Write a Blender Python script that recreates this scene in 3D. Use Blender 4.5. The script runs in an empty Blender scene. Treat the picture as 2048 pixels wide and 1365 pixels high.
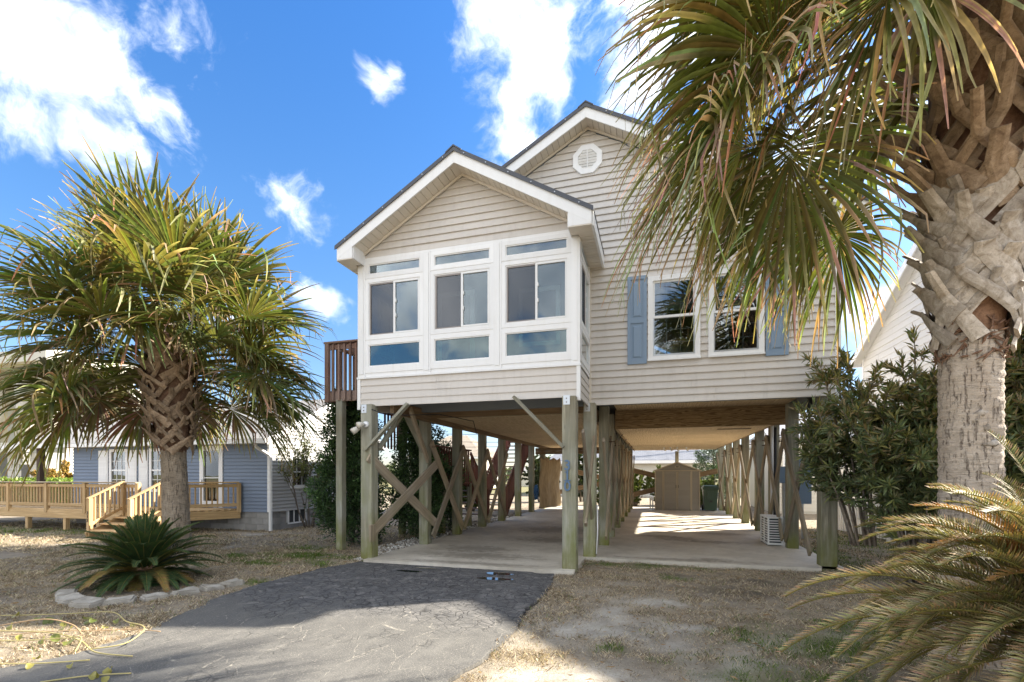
import bpy, bmesh, math, random
import numpy as np
from mathutils import Vector, Matrix
random.seed(11)
RNG = np.random.default_rng(11)
sc = bpy.context.scene
C = sc.collection
R = math.radians

# ------------------------------------------------------------------ camera
cam_d = bpy.data.cameras.new('camera')
cam = bpy.data.objects.new('camera', cam_d); C.objects.link(cam)
cam.location = (0, 0, 1.55)
cam.rotation_euler = (R(90), 0, R(16.4))
cam_d.sensor_width = 36; cam_d.lens = 36 * 970 / 2048
cam_d.shift_y = 267.5 / 2048
cam_d.clip_start = 0.05; cam_d.clip_end = 3000
sc.camera = cam

# ------------------------------------------------------------------ light
SUN_AZ = Vector((0.83, 0.56, 0)).normalized()      # horizontal direction towards the sun
SUN_EL = R(34.5)
sun_d = bpy.data.lights.new('sun', 'SUN'); sun_d.energy = 2.0; sun_d.angle = R(0.8)
sun_d.color = (1.0, 0.92, 0.80)
sun = bpy.data.objects.new('sun', sun_d); C.objects.link(sun)
to_sun = Vector((SUN_AZ.x * math.cos(SUN_EL), SUN_AZ.y * math.cos(SUN_EL), math.sin(SUN_EL)))
sun.rotation_euler = to_sun.to_track_quat('Z', 'Y').to_euler()
sun.location = to_sun * 60

world = bpy.data.worlds.new('World'); sc.world = world; world.use_nodes = True
wn, wl = world.node_tree.nodes, world.node_tree.links
wn.clear()
def wnode(t, **k):
    n = wn.new(t)
    for a, b in k.items(): setattr(n, a, b)
    return n
def wmath(op, a, b=None, c=None, clamp=False):
    n = wnode('ShaderNodeMath', operation=op, use_clamp=clamp)
    for i, v in enumerate((a, b, c)):
        if v is None: continue
        if hasattr(v, 'links') or hasattr(v, 'is_linked'): wl.new(v, n.inputs[i])
        else: n.inputs[i].default_value = v
    return n.outputs[0]
sky = wnode('ShaderNodeTexSky', sky_type='NISHITA', sun_disc=False)
sky.sun_elevation = SUN_EL
sky.sun_rotation = math.atan2(to_sun.x, to_sun.y)
sky.air_density = 1.0; sky.dust_density = 0.4; sky.ozone_density = 2.5; sky.altitude = 0
hs = wnode('ShaderNodeHueSaturation'); hs.inputs['Saturation'].default_value = 1.24
hs.inputs['Value'].default_value = 0.268
wl.new(sky.outputs[0], hs.inputs['Color'])
tint = wnode('ShaderNodeMix', data_type='RGBA', blend_type='MULTIPLY')
tint.inputs[0].default_value = 1.0
wl.new(hs.outputs[0], tint.inputs[6])
tc = wnode('ShaderNodeTexCoord')
D0 = tc.outputs['Generated']
# clear sea air: the same all round, less white towards the horizon
sxyz = wnode('ShaderNodeSeparateXYZ'); wl.new(D0, sxyz.inputs[0])
air = wnode('ShaderNodeValToRGB'); wl.new(sxyz.outputs['Z'], air.inputs[0])
air.color_ramp.elements[0].position = 0.0; air.color_ramp.elements[0].color = (.64, .62, .72, 1)
air.color_ramp.elements[1].position = 0.75; air.color_ramp.elements[1].color = (.72, .90, 1.08, 1)
e2 = air.color_ramp.elements.new(0.22); e2.color = (.86, .77, .79, 1)
e3 = air.color_ramp.elements.new(0.45); e3.color = (.90, .89, .93, 1)
wl.new(air.outputs[0], tint.inputs[7])
dn = wnode('ShaderNodeTexNoise'); dn.inputs['Scale'].default_value = 5.0; dn.inputs['Detail'].default_value = 4
wl.new(D0, dn.inputs['Vector'])
sub = wnode('ShaderNodeVectorMath', operation='SUBTRACT'); wl.new(dn.outputs['Color'], sub.inputs[0]); sub.inputs[1].default_value = (0.5, 0.5, 0.5)
scl = wnode('ShaderNodeVectorMath', operation='SCALE'); wl.new(sub.outputs[0], scl.inputs[0]); scl.inputs['Scale'].default_value = 0.16
add = wnode('ShaderNodeVectorMath', operation='ADD'); wl.new(D0, add.inputs[0]); wl.new(scl.outputs[0], add.inputs[1])
DW = add.outputs[0]
YAW = R(16.4)
def pix_dir(px, py):
    u = (px - 1024) / 970; v = (950 - py) / 970
    return Vector((-math.sin(YAW) + math.cos(YAW) * u, math.cos(YAW) + math.sin(YAW) * u, v)).normalized()
# the clouds that stand over this street: direction, angular size, weight
clouds = [(40, 50, .19, 1.0), (160, 110, .10, 1.0), (110, 200, .10, .9), (30, 190, .11, 1.0), (230, 110, .05, .8), (230, 345, .07, .95), (180, 330, .05, .8),
          (1050, 110, .13, 1.0), (1010, 215, .10, .95), (1045, 290, .085, .9), (1000, 60, .10, .9), (1110, 190, .07, .85),
          (1260, 60, .08, .8), (1290, 175, .10, 1.0), (1360, 120, .08, .95), (1220, 130, .05, .7), (1440, 90, .10, .9),
          (560, 350, .062, .95), (578, 388, .068, 1.0), (530, 330, .03, .85), (600, 360, .03, .85),
          (752, 135, .036, .85), (740, 165, .040, .85), (732, 200, .026, .75), (768, 108, .024, .75), (650, 583, .058, .95), (690, 590, .03, .8), (610, 590, .03, .7),
          (1760, 640, .10, .8), (1700, 250, .12, .9), (480, 640, .05, .7)]
acc = None
for px, py, r, wgt in clouds:
    d = pix_dir(px, py)
    vd = wnode('ShaderNodeVectorMath', operation='DISTANCE'); wl.new(DW, vd.inputs[0]); vd.inputs[1].default_value = d
    m = wmath('MULTIPLY_ADD', vd.outputs['Value'], -wgt / r, wgt)
    acc = m if acc is None else wmath('SMOOTH_MAX', acc, m, 0.12)
# outside the view: denser unseen cloud, added to brighten the shade
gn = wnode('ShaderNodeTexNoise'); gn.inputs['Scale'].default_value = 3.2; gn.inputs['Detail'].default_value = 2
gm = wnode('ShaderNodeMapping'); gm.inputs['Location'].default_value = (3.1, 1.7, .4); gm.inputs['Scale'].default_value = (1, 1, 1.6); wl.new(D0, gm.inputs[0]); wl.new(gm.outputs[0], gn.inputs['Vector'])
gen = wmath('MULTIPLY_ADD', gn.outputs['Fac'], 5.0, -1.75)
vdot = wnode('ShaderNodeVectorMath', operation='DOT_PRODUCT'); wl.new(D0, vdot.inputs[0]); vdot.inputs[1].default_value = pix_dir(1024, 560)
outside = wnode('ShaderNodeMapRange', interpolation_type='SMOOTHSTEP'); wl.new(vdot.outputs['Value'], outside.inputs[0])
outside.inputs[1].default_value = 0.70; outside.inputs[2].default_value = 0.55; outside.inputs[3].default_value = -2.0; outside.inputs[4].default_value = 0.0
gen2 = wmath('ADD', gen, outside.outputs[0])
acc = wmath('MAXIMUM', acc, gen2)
fb = wnode('ShaderNodeTexNoise'); fb.inputs['Scale'].default_value = 9.0; fb.inputs['Detail'].default_value = 9; fb.inputs['Roughness'].default_value = 0.62
wl.new(DW, fb.inputs['Vector'])
den = wmath('MULTIPLY_ADD', fb.outputs['Fac'], 2.6, -1.38)
den = wmath('ADD', den, acc)
cm = wnode('ShaderNodeMapRange', interpolation_type='SMOOTHSTEP'); wl.new(den, cm.inputs[0])
cm.inputs[1].default_value = 0.05; cm.inputs[2].default_value = 0.98
sh = wnode('ShaderNodeTexNoise'); sh.inputs['Scale'].default_value = 6.0; sh.inputs['Detail'].default_value = 6
wl.new(DW, sh.inputs['Vector'])
ccol = wnode('ShaderNodeValToRGB'); wl.new(sh.outputs['Fac'], ccol.inputs[0])
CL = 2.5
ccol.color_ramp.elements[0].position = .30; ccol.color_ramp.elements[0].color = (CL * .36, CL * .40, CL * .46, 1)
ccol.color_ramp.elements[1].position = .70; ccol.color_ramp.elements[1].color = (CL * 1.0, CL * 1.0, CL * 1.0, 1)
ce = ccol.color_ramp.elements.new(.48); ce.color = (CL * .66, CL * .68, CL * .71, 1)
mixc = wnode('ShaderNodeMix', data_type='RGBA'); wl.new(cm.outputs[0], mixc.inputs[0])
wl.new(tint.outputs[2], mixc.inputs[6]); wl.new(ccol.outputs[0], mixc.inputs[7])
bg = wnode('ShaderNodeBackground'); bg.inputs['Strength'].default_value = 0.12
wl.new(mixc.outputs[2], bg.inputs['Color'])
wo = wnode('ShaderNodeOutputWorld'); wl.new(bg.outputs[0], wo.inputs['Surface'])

sc.view_settings.view_transform = 'Standard'; sc.view_settings.look = 'None'
sc.view_settings.gamma = 1.0; sc.view_settings.use_curve_mapping = False
sc.view_settings.exposure = 3.3
sc.cycles.max_bounces = 8; sc.cycles.transparent_max_bounces = 16

# ------------------------------------------------------------------ materials
MATS = {}
class Nt:
    def __init__(s, name):
        s.m = bpy.data.materials.new(name); s.m.use_nodes = True
        s.t = s.m.node_tree; s.n = s.t.nodes; s.l = s.t.links
        s.b = s.n['Principled BSDF']; s.out = s.n['Material Output']
    def node(s, t, **k):
        n = s.n.new(t)
        for a, b in k.items(): setattr(n, a, b)
        return n
    def put(s, sock, v):
        if isinstance(v, bpy.types.NodeSocket): s.l.new(v, sock)
        elif isinstance(v, (tuple, list)) and len(v) == 3 and sock.type == 'RGBA': sock.default_value = (*v, 1)
        else: sock.default_value = v
    def coord(s, kind='Object', scale=(1, 1, 1), rot=(0, 0, 0)):
        if kind == 'World':
            o = s.node('ShaderNodeNewGeometry').outputs['Position']
        else: o = s.node('ShaderNodeTexCoord').outputs[kind]
        m = s.node('ShaderNodeMapping'); s.l.new(o, m.inputs[0]); m.inputs['Scale'].default_value = scale; m.inputs['Rotation'].default_value = rot
        return m.outputs[0]
    def noise(s, vec, scale=5, detail=4, rough=.5, dist=0, out='Fac'):
        n = s.node('ShaderNodeTexNoise'); s.l.new(vec, n.inputs['Vector'])
        n.inputs['Scale'].default_value = scale; n.inputs['Detail'].default_value = detail
        n.inputs['Roughness'].default_value = rough; n.inputs['Distortion'].default_value = dist
        return n.outputs[out]
    def voro(s, vec, scale=5, feature='F1', out='Distance', rand=1):
        n = s.node('ShaderNodeTexVoronoi', feature=feature); s.l.new(vec, n.inputs['Vector'])
        n.inputs['Scale'].default_value = scale; n.inputs['Randomness'].default_value = rand
        return n.outputs[out]
    def ramp(s, fac, stops):
        n = s.node('ShaderNodeValToRGB'); s.l.new(fac, n.inputs[0]); cr = n.color_ramp
        while len(cr.elements) < len(stops): cr.elements.new(.5)
        for e, (p, c) in zip(cr.elements, stops):
            e.position = p; e.color = (*c, 1) if not isinstance(c, (int, float)) else (c, c, c, 1)
        return n.outputs[0]
    def mix(s, fac, a, b, mode='MIX'):
        n = s.node('ShaderNodeMix', data_type='RGBA', blend_type=mode)
        s.put(n.inputs[0], fac); s.put(n.inputs[6], a); s.put(n.inputs[7], b)
        return n.outputs[2]
    def math(s, op, a, b=0.0, clamp=False):
        n = s.node('ShaderNodeMath', operation=op, use_clamp=clamp); s.put(n.inputs[0], a); s.put(n.inputs[1], b); return n.outputs[0]
    def rmap(s, v, a, b, c=0, d=1):
        n = s.node('ShaderNodeMapRange'); s.put(n.inputs[0], v)
        for i, x in enumerate((a, b, c, d)): n.inputs[i + 1].default_value = x
        return n.outputs[0]
    def bump(s, h, strength=.3, dist=.01, normal=None):
        n = s.node('ShaderNodeBump'); s.put(n.inputs['Height'], h); n.inputs['Strength'].default_value = strength
        n.inputs['Distance'].default_value = dist
        if normal is not None: s.l.new(normal, n.inputs['Normal'])
        return n.outputs[0]
    def rand(s): return s.node('ShaderNodeObjectInfo').outputs['Random']
    def fin(s, col=None, rough=None, normal=None, metal=None, spec=None):
        if col is not None: s.put(s.b.inputs['Base Color'], col)
        if rough is not None: s.put(s.b.inputs['Roughness'], rough)
        if metal is not None: s.put(s.b.inputs['Metallic'], metal)
        if spec is not None: s.put(s.b.inputs['Specular IOR Level'], spec)
        if normal is not None: s.l.new(normal, s.b.inputs['Normal'])
        return s.m

def painted(name, col, rough=.5, dirt=.12, dirtcol=(.3, .26, .2), nscale=2.0, bump=.04, vary=.05):
    """Painted or moulded surface: even colour with faint streaks, grime and a little tone per piece."""
    k = Nt(name); v = k.coord('World')
    st = k.noise(k.coord('World', (6, 6, .7)), 2.0, 5, .6)
    n = k.noise(v, nscale, 6, .65)
    f = k.math('MULTIPLY', k.rmap(st, .45, .8), k.rmap(n, .35, .75), True)
    c = k.mix(k.math('MULTIPLY', f, dirt * 3, True), col, dirtcol)
    tone = k.rmap(k.rand(), 0, 1, 1 - vary, 1 + vary)
    t = k.node('ShaderNodeCombineColor'); [k.put(t.inputs[i], tone) for i in range(3)]
    c = k.mix(1.0, c, t.outputs[0], 'MULTIPLY')
    return k.fin(c, k.rmap(n, .3, .7, rough - .06, rough + .1), k.bump(k.noise(v, 60, 3), bump, .003))

def wood(name, c0, c1, rough=.8, algae=0.0, gray=(.36, .36, .33), grayf=.0, grain=18, vary=.22):
    """Sawn timber, grain along the local Z axis of each board."""
    k = Nt(name)
    oc = k.coord('Object', (grain, grain, .55))
    off = k.node('ShaderNodeVectorMath', operation='ADD'); k.l.new(oc, off.inputs[0])
    r = k.rand(); cx = k.node('ShaderNodeCombineXYZ'); k.put(cx.inputs[0], k.math('MULTIPLY', r, 37.0)); k.put(cx.inputs[2], k.math('MULTIPLY', r, 19.0)); k.l.new(cx.outputs[0], off.inputs[1])
    g = k.noise(off.outputs[0], 1.2, 6, .6, 1.3)
    c = k.ramp(g, [(.30, tuple(x * .8 for x in c0)), (.48, c0), (.70, c1)])
    fine = k.noise(k.coord('Object', (120, 120, 2.2)), 1.5, 3, .6)
    c = k.mix(k.rmap(fine, .48, .72, 0, .6), c, tuple(x * .5 for x in c0))
    kn = k.voro(k.coord('Object', (5, 5, 1.7)), 1.0)
    c = k.mix(k.rmap(kn, .0, .09, .75, 0), c, tuple(x * .35 for x in c0))
    if grayf:
        wv = k.noise(k.coord('World'), .9, 5, .6)
        c = k.mix(k.math('MULTIPLY', k.rmap(wv, .3, .65), grayf, True), c, gray)
    if algae:
        z = k.node('ShaderNodeSeparateXYZ'); k.l.new(k.coord('World'), z.inputs[0])
        al = k.math('MULTIPLY', k.rmap(z.outputs['Z'], 2.4, .0), k.rmap(k.noise(k.coord('World', (3, 3, 1)), 1.6, 5, .6), .38, .66), True)
        c = k.mix(k.math('MULTIPLY', al, algae, True), c, (.16, .175, .035))
        foot = k.math('MULTIPLY', k.rmap(z.outputs['Z'], .5, .05), k.rmap(k.noise(k.coord('World'), 5, 4), .3, .6), True)
        c = k.mix(k.math('MULTIPLY', foot, algae * .8, True), c, (.15, .145, .03))
    tone = k.rmap(k.rand(), 0, 1, 1 - vary, 1 + vary)
    t = k.node('ShaderNodeCombineColor'); [k.put(t.inputs[i], tone) for i in range(3)]
    c = k.mix(1.0, c, t.outputs[0], 'MULTIPLY')
    h = k.math('ADD', g, k.math('MULTIPLY', fine, .5))
    return k.fin(c, rough, k.bump(h, .35, .004))

def leaf(name, transl=.3, rough=.45, spec=.4, tint=(1, 1, 1)):
    k = Nt(name); a = k.node('ShaderNodeVertexColor'); a.layer_name = 'Col'
    n = k.noise(k.coord('World'), 9, 4)
    c = k.mix(1.0, a.outputs['Color'], k.ramp(n, [(.3, .75), (.7, 1.2)]), 'MULTIPLY')
    c = k.mix(1.0, c, tint, 'MULTIPLY')
    k.fin(c, rough, None, None, spec)
    tr = k.node('ShaderNodeBsdfTranslucent'); k.put(tr.inputs['Color'], k.mix(1.0, c, (1.3, 1.25, .7), 'MULTIPLY'))
    ms = k.node('ShaderNodeMixShader'); ms.inputs[0].default_value = transl
    k.l.new(k.b.outputs[0], ms.inputs[1]); k.l.new(tr.outputs[0], ms.inputs[2]); k.l.new(ms.outputs[0], k.out.inputs[0])
    return k.m

def glass(name, tint=(.72, .80, .82), refl=.05, wav=.0):
    k = Nt(name)
    tr = k.node('ShaderNodeBsdfTransparent'); tr.inputs[0].default_value = (*tint, 1)
    gl = k.node('ShaderNodeBsdfGlossy'); gl.inputs['Roughness'].default_value = .015
    gl.inputs['Color'].default_value = (.92, .97, 1, 1)
    fr = k.node('ShaderNodeFresnel'); fr.inputs['IOR'].default_value = 1.5
    b = k.bump(k.noise(k.coord('World'), 1.3, 2), .05 + wav, .03)
    k.l.new(b, gl.inputs['Normal'])
    ms = k.node('ShaderNodeMixShader'); k.put(ms.inputs[0], k.math('ADD', k.math('MULTIPLY', fr.outputs[0], 1.6), refl, True))
    k.l.new(tr.outputs[0], ms.inputs[1]); k.l.new(gl.outputs[0], ms.inputs[2]); k.l.new(ms.outputs[0], k.out.inputs[0])
    return k.m

M = MATS
M['siding'] = painted('beige_vinyl_siding', (.61, .57, .52), .5, .24, (.42, .38, .33), vary=.03)
M['soffit'] = painted('beige_vinyl_soffit', (.68, .62, .53), .5, .12, (.45, .38, .28))
M['white'] = painted('white_vinyl_trim', (.80, .80, .79), .4, .10, (.45, .38, .28))
M['white2'] = painted('white_vinyl_siding', (.56, .555, .54), .5, .05, (.5, .45, .38))
M['sunwhite'] = painted('white_bungalow_siding', (.40, .40, .39), .55, .05, (.36, .34, .3))
M['cream'] = painted('cream_siding', (.60, .57, .49), .55, .06, (.45, .4, .33))
M['roofmetal'] = painted('charcoal_roof_metal', (.055, .058, .068), .35, .1, (.16, .16, .16))
M['shutter'] = painted('blue_grey_shutter', (.20, .28, .38), .45, .08, (.32, .36, .4))
M['blue'] = painted('blue_grey_siding', (.155, .20, .275), .5, .05, (.3, .33, .38))
M['digit'] = painted('blue_metal_number', (.085, .16, .27), .35, .1)
M['black'] = painted('black_paint', (.015, .015, .016), .45, .05)
M['dark'] = painted('dark_interior', (.05, .055, .06), .8, .0)
M['room'] = painted('grey_room_wall', (.17, .20, .235), .8, .05)
M['screenf'] = painted('taupe_screen_frame', (.26, .23, .21), .5, .1)
M['screen'] = painted('insect_screen', (.075, .078, .085), .6, .05)
M['metal'] = Nt('galvanised_steel').fin((.52, .54, .56), .38, None, .9)
M['rust'] = painted('rusty_bolt', (.10, .05, .03), .8, .3)
M['shed'] = painted('taupe_resin', (.27, .25, .215), .55, .06, (.28, .25, .2))
M['shedtrim'] = painted('tan_resin_trim', (.48, .41, .30), .5, .06)
M['cart'] = painted('dark_green_plastic', (.028, .062, .038), .42, .1, (.12, .12, .1))
M['acwhite'] = painted('white_steel_casing', (.74, .74, .71), .45, .1)
M['pink'] = painted('coral_door_paint', (.62, .20, .18), .5, .03)
M['teal'] = painted('teal_curtain', (.18, .46, .44), .7, .03)
M['blind'] = painted('pale_blind', (.62, .62, .58), .7, .05)
M['hose'] = painted('blue_hose', (.02, .12, .30), .35, .05)
M['cable'] = painted('dark_cable', (.02, .02, .022), .6, .0)
M['post'] = wood('weathered_piling', (.23, .20, .13), (.48, .44, .315), .85, .95, (.41, .44, .39), .45, 9, .16)
M['brace'] = wood('weathered_brace', (.27, .20, .125), (.43, .34, .23), .85, .35, (.38, .36, .32), .35, 14, .25)
M['newwood'] = wood('yellow_pine', (.50, .33, .15), (.68, .49, .27), .7, 0, (.4, .4, .4), 0, 14, .14)
M['redwood'] = wood('red_stained_deck', (.15, .045, .028), (.26, .085, .052), .75, .1, (.22, .15, .12), .15, 14, .2)
M['redgrey'] = wood('faded_red_railing', (.21, .105, .07), (.33, .19, .135), .8, .1, (.36, .30, .26), .5, 14, .2)
M['brownpost'] = wood('dark_brown_post', (.08, .05, .035), (.13, .085, .06), .8)
M['beam'] = wood('aged_beam', (.20, .125, .062), (.34, .225, .12), .85, 0, (.3, .26, .2), .2, 12, .15)
M['frond'] = leaf('palm_frond', .36, .6, .2)
M['sago'] = leaf('sago_leaflet', .22, .6, .2)
M['leafy'] = leaf('broad_leaf', .28, .40)
M['needle'] = leaf('juniper_needle', .12, .6)
M['blade'] = leaf('grass_blade', .2, .8, .1)
M['glass'] = glass('window_glass')
M['glassteal'] = glass('green_tinted_glass', (.34, .56, .52), .05)
M['glasssmall'] = glass('house_window_glass', (.55, .6, .62), .10)

def m_plywood():
    k = Nt('plywood'); v = k.coord('Object', (2.2, .35, 2.2))
    g = k.noise(v, 3.0, 6, .6, 2.6)
    w = k.node('ShaderNodeTexWave', wave_type='BANDS', bands_direction='X'); k.l.new(v, w.inputs['Vector'])
    w.inputs['Scale'].default_value = 2.6; w.inputs['Distortion'].default_value = 11; w.inputs['Detail'].default_value = 4; w.inputs['Detail Scale'].default_value = 1.6
    c = k.ramp(w.outputs['Fac'], [(.2, (.56, .41, .24)), (.8, (.70, .55, .345))])
    c = k.mix(k.rmap(g, .45, .75, 0, .5), c, (.45, .31, .17))
    st = k.noise(k.coord('World'), .9, 5, .6)
    c = k.mix(k.rmap(st, .5, .8, 0, .5), c, (.33, .25, .15))
    return k.fin(c, .85, k.bump(w.outputs['Fac'], .15, .003))
M['ply'] = m_plywood()
def m_plydark():
    k = Nt('plywood_faced_girder'); v = k.coord('Object', (.5, 2.2, 4.0))
    w = k.node('ShaderNodeTexWave', wave_type='BANDS', bands_direction='Z'); k.l.new(v, w.inputs['Vector'])
    w.inputs['Scale'].default_value = 2.2; w.inputs['Distortion'].default_value = 14; w.inputs['Detail'].default_value = 4; w.inputs['Detail Scale'].default_value = 1.8
    c = k.ramp(w.outputs['Fac'], [(.15, (.20, .125, .06)), (.85, (.42, .29, .15))])
    st = k.noise(k.coord('World'), 1.4, 5, .6)
    c = k.mix(k.rmap(st, .5, .8, 0, .5), c, (.19, .13, .075))
    return k.fin(c, .85, k.bump(w.outputs['Fac'], .2, .004))
M['girder'] = m_plydark()
def m_tarp():
    k = Nt('burlap_sheet'); v = k.coord('World', (1, 1, .25))
    n = k.noise(v, 9, 6, .7)
    return k.fin(k.ramp(n, [(.3, (.30, .22, .12)), (.7, (.52, .41, .26))]), .95, k.bump(n, .6, .02))
M['burlap'] = m_tarp()
def m_concrete():
    k = Nt('carport_concrete'); v = k.coord('World')
    a = k.noise(v, 1.1, 7, .62); b = k.noise(v, 7, 6, .65); f = k.noise(v, 160, 2)
    c = k.ramp(a, [(.3, (.38, .335, .26)), (.5, (.52, .47, .385)), (.7, (.60, .555, .47))])
    c = k.mix(k.rmap(b, .45, .7, 0, .35), c, (.27, .25, .21))
    sp = k.coord('World'); 
    for (x, y, r, sx) in ((.55, 11.9, .5, 1.6), (.15, 12.3, .3, 2.2), (1.2, 11.55, .28, 3), (-3.4, 9.2, .5, 2), (-2.2, 10.9, .7, 1.6), (.95, 9.15, .25, 1.5), (-3.0, 7.66, .16, 11), (-3.2, 8.4, .5, 3), (.4, 9.0, .2, 8), (-2.6, 13, 1.2, 1.2), (1.6, 13.2, .4, 2)):
        vd = k.node('ShaderNodeVectorMath', operation='SUBTRACT'); k.l.new(sp, vd.inputs[0]); vd.inputs[1].default_value = (x, y, 0)
        ml = k.node('ShaderNodeVectorMath', operation='MULTIPLY'); k.l.new(vd.outputs[0], ml.inputs[0]); ml.inputs[1].default_value = (1 / sx, 1, 0)
        ln = k.node('ShaderNodeVectorMath', operation='LENGTH'); k.l.new(ml.outputs[0], ln.inputs[0])
        d = k.math('ADD', k.math('DIVIDE', ln.outputs['Value'], r), k.math('MULTIPLY', k.math('SUBTRACT', b, .5), 2.6))
        c = k.mix(k.rmap(d, 1.0, .35, 0, .65), c, (.155, .135, .105))
    c = k.mix(k.rmap(f, .62, .75, 0, .4), c, (.18, .17, .15))
    return k.fin(c, k.rmap(a, .3, .7, .6, .85), k.bump(k.math('ADD', b, k.math('MULTIPLY', f, .3)), .18, .004))
M['concrete'] = m_concrete()
def m_asphalt():
    k = Nt('cracked_asphalt'); v = k.coord('World')
    warp = k.noise(v, 3.5, 4, .6, out='Color')
    sb = k.node('ShaderNodeVectorMath', operation='MULTIPLY_ADD'); k.l.new(warp, sb.inputs[0]); sb.inputs[1].default_value = (.10, .10, 0); k.l.new(v, sb.inputs[2])
    vw = sb.outputs[0]
    mp = k.node('ShaderNodeMapping'); k.l.new(vw, mp.inputs[0]); mp.inputs['Scale'].default_value = (4.6, 1.5, 1); mp.inputs['Rotation'].default_value = (0, 0, R(14))
    e1 = k.voro(mp.outputs[0], 1.0, 'DISTANCE_TO_EDGE')
    mp2 = k.node('ShaderNodeMapping'); k.l.new(vw, mp2.inputs[0]); mp2.inputs['Scale'].default_value = (8.5, 8.5, 1)
    e2 = k.voro(mp2.outputs[0], 1.0, 'DISTANCE_TO_EDGE')
    a = k.noise(v, 1.3, 7, .62); b = k.noise(v, 5, 6, .7); f = k.noise(v, 75, 3, .75); f2 = k.voro(v, 60)
    z = k.node('ShaderNodeSeparateXYZ'); k.l.new(v, z.inputs[0])
    # the apron by the carport is newer, blacker asphalt; the rest is old and sandy
    near = k.math('ADD', k.math('ADD', z.outputs['Y'], k.math('MULTIPLY', z.outputs['X'], -.10)), k.math('MULTIPLY', k.math('SUBTRACT', a, .5), 2.6))
    new = k.rmap(near, 4.5, 5.9)
    old = k.ramp(b, [(.30, (.075, .073, .07)), (.52, (.095, .092, .086)), (.78, (.13, .124, .112))])
    blk = k.ramp(b, [(.3, (.05, .05, .052)), (.52, (.085, .084, .086)), (.68, (.20, .19, .18))])
    c = k.mix(new, old, blk)
    grit = k.noise(v, 70, 5, .75)
    c = k.mix(k.rmap(grit, .50, .68, 0, .6), c, k.mix(new, (.24, .225, .195), (.17, .16, .15)))
    c = k.mix(k.rmap(f, .58, .70, 0, .6), c, (.40, .365, .30))
    wear = k.noise(k.coord('World', (1.4, .35, 1)), 1.6, 6, .7)
    c = k.mix(k.rmap(wear, .50, .72, 0, .55), c, k.mix(new, (.175, .167, .15), (.13, .127, .125)))
    c = k.mix(k.rmap(f2, .0, .22, .5, 0), c, (.045, .045, .045))
    crack = k.math('MULTIPLY', k.rmap(e1, .0, .010, 1, 0), k.math('MULTIPLY', k.rmap(k.noise(v, 2.6, 5, .7), .42, .56), k.rmap(k.noise(v, 22, 3, .7), .42, .55)), True)
    c = k.mix(k.math('MULTIPLY', crack, k.rmap(new, 0, 1, .6, .25)), c, (.50, .455, .37))
    crk2 = k.math('MULTIPLY', k.rmap(e2, .0, .07, 1, 0), k.rmap(k.math('ADD', a, k.math('MULTIPLY', new, .20)), .50, .64), True)
    c = k.mix(k.math('MULTIPLY', crk2, .8), c, (.02, .02, .02))
    h = k.math('SUBTRACT', k.math('ADD', k.math('MULTIPLY', f, .5), k.math('MULTIPLY', b, .5)), k.math('ADD', k.math('MULTIPLY', crack, .5), crk2))
    return k.fin(c, k.rmap(b, .3, .7, .72, .9), k.bump(h, .5, .008), None, .3)
M['asphalt'] = m_asphalt()
def m_ground():
    k = Nt('sandy_lawn'); v = k.coord('World'); a = k.node('ShaderNodeVertexColor'); a.layer_name = 'Col'
    n = k.noise(v, 3.5, 7, .7); f = k.noise(v, 55, 4, .65); f2 = k.noise(v, 300, 2)
    c = k.mix(1.0, a.outputs['Color'], k.ramp(n, [(.25, .55), (.5, 1.0), (.75, 1.35)]), 'MULTIPLY')
    c = k.mix(k.rmap(f, .48, .75, 0, .55), c, (.14, .105, .065))
    c = k.mix(k.rmap(f2, .58, .72, 0, .5), c, (.50, .44, .35))
    return k.fin(c, .95, k.bump(k.math('ADD', f, k.math('MULTIPLY', f2, .4)), .7, .02), None, .15)
M['ground'] = m_ground()
def m_stone():
    k = Nt('concrete_edging'); v = k.coord('World')
    n = k.noise(v, 6, 6, .65); f = k.noise(v, 140, 3)
    c = k.ramp(n, [(.3, (.26, .235, .19)), (.7, (.46, .42, .355))])
    c = k.mix(k.rmap(f, .52, .68, 0, .5), c, (.17, .155, .13))
    return k.fin(c, .92, k.bump(k.math('ADD', n, f), .6, .012))
M['stone'] = m_stone()
def m_block():
    k = Nt('concrete_block'); v = k.coord('World'); n = k.noise(v, 3, 6, .65); f = k.noise(v, 90, 3)
    t = k.rmap(k.rand(), 0, 1, .8, 1.2)
    cc = k.node('ShaderNodeCombineColor'); [k.put(cc.inputs[i], t) for i in range(3)]
    c = k.mix(1.0, k.ramp(n, [(.3, (.21, .205, .195)), (.7, (.31, .305, .29))]), cc.outputs[0], 'MULTIPLY')
    return k.fin(c, .92, k.bump(f, .4, .005))
M['block'] = m_block()
M['blockpale'] = painted('pale_concrete_block', (.55, .52, .46), .9, .15, (.35, .32, .27))
def m_pebble():
    k = Nt('shell_gravel'); a = k.node('ShaderNodeVertexColor'); a.layer_name = 'Col'
    return k.fin(a.outputs['Color'], .85, k.bump(k.noise(k.coord('World'), 60, 3), .3, .003))
M['pebble'] = m_pebble()
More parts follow.
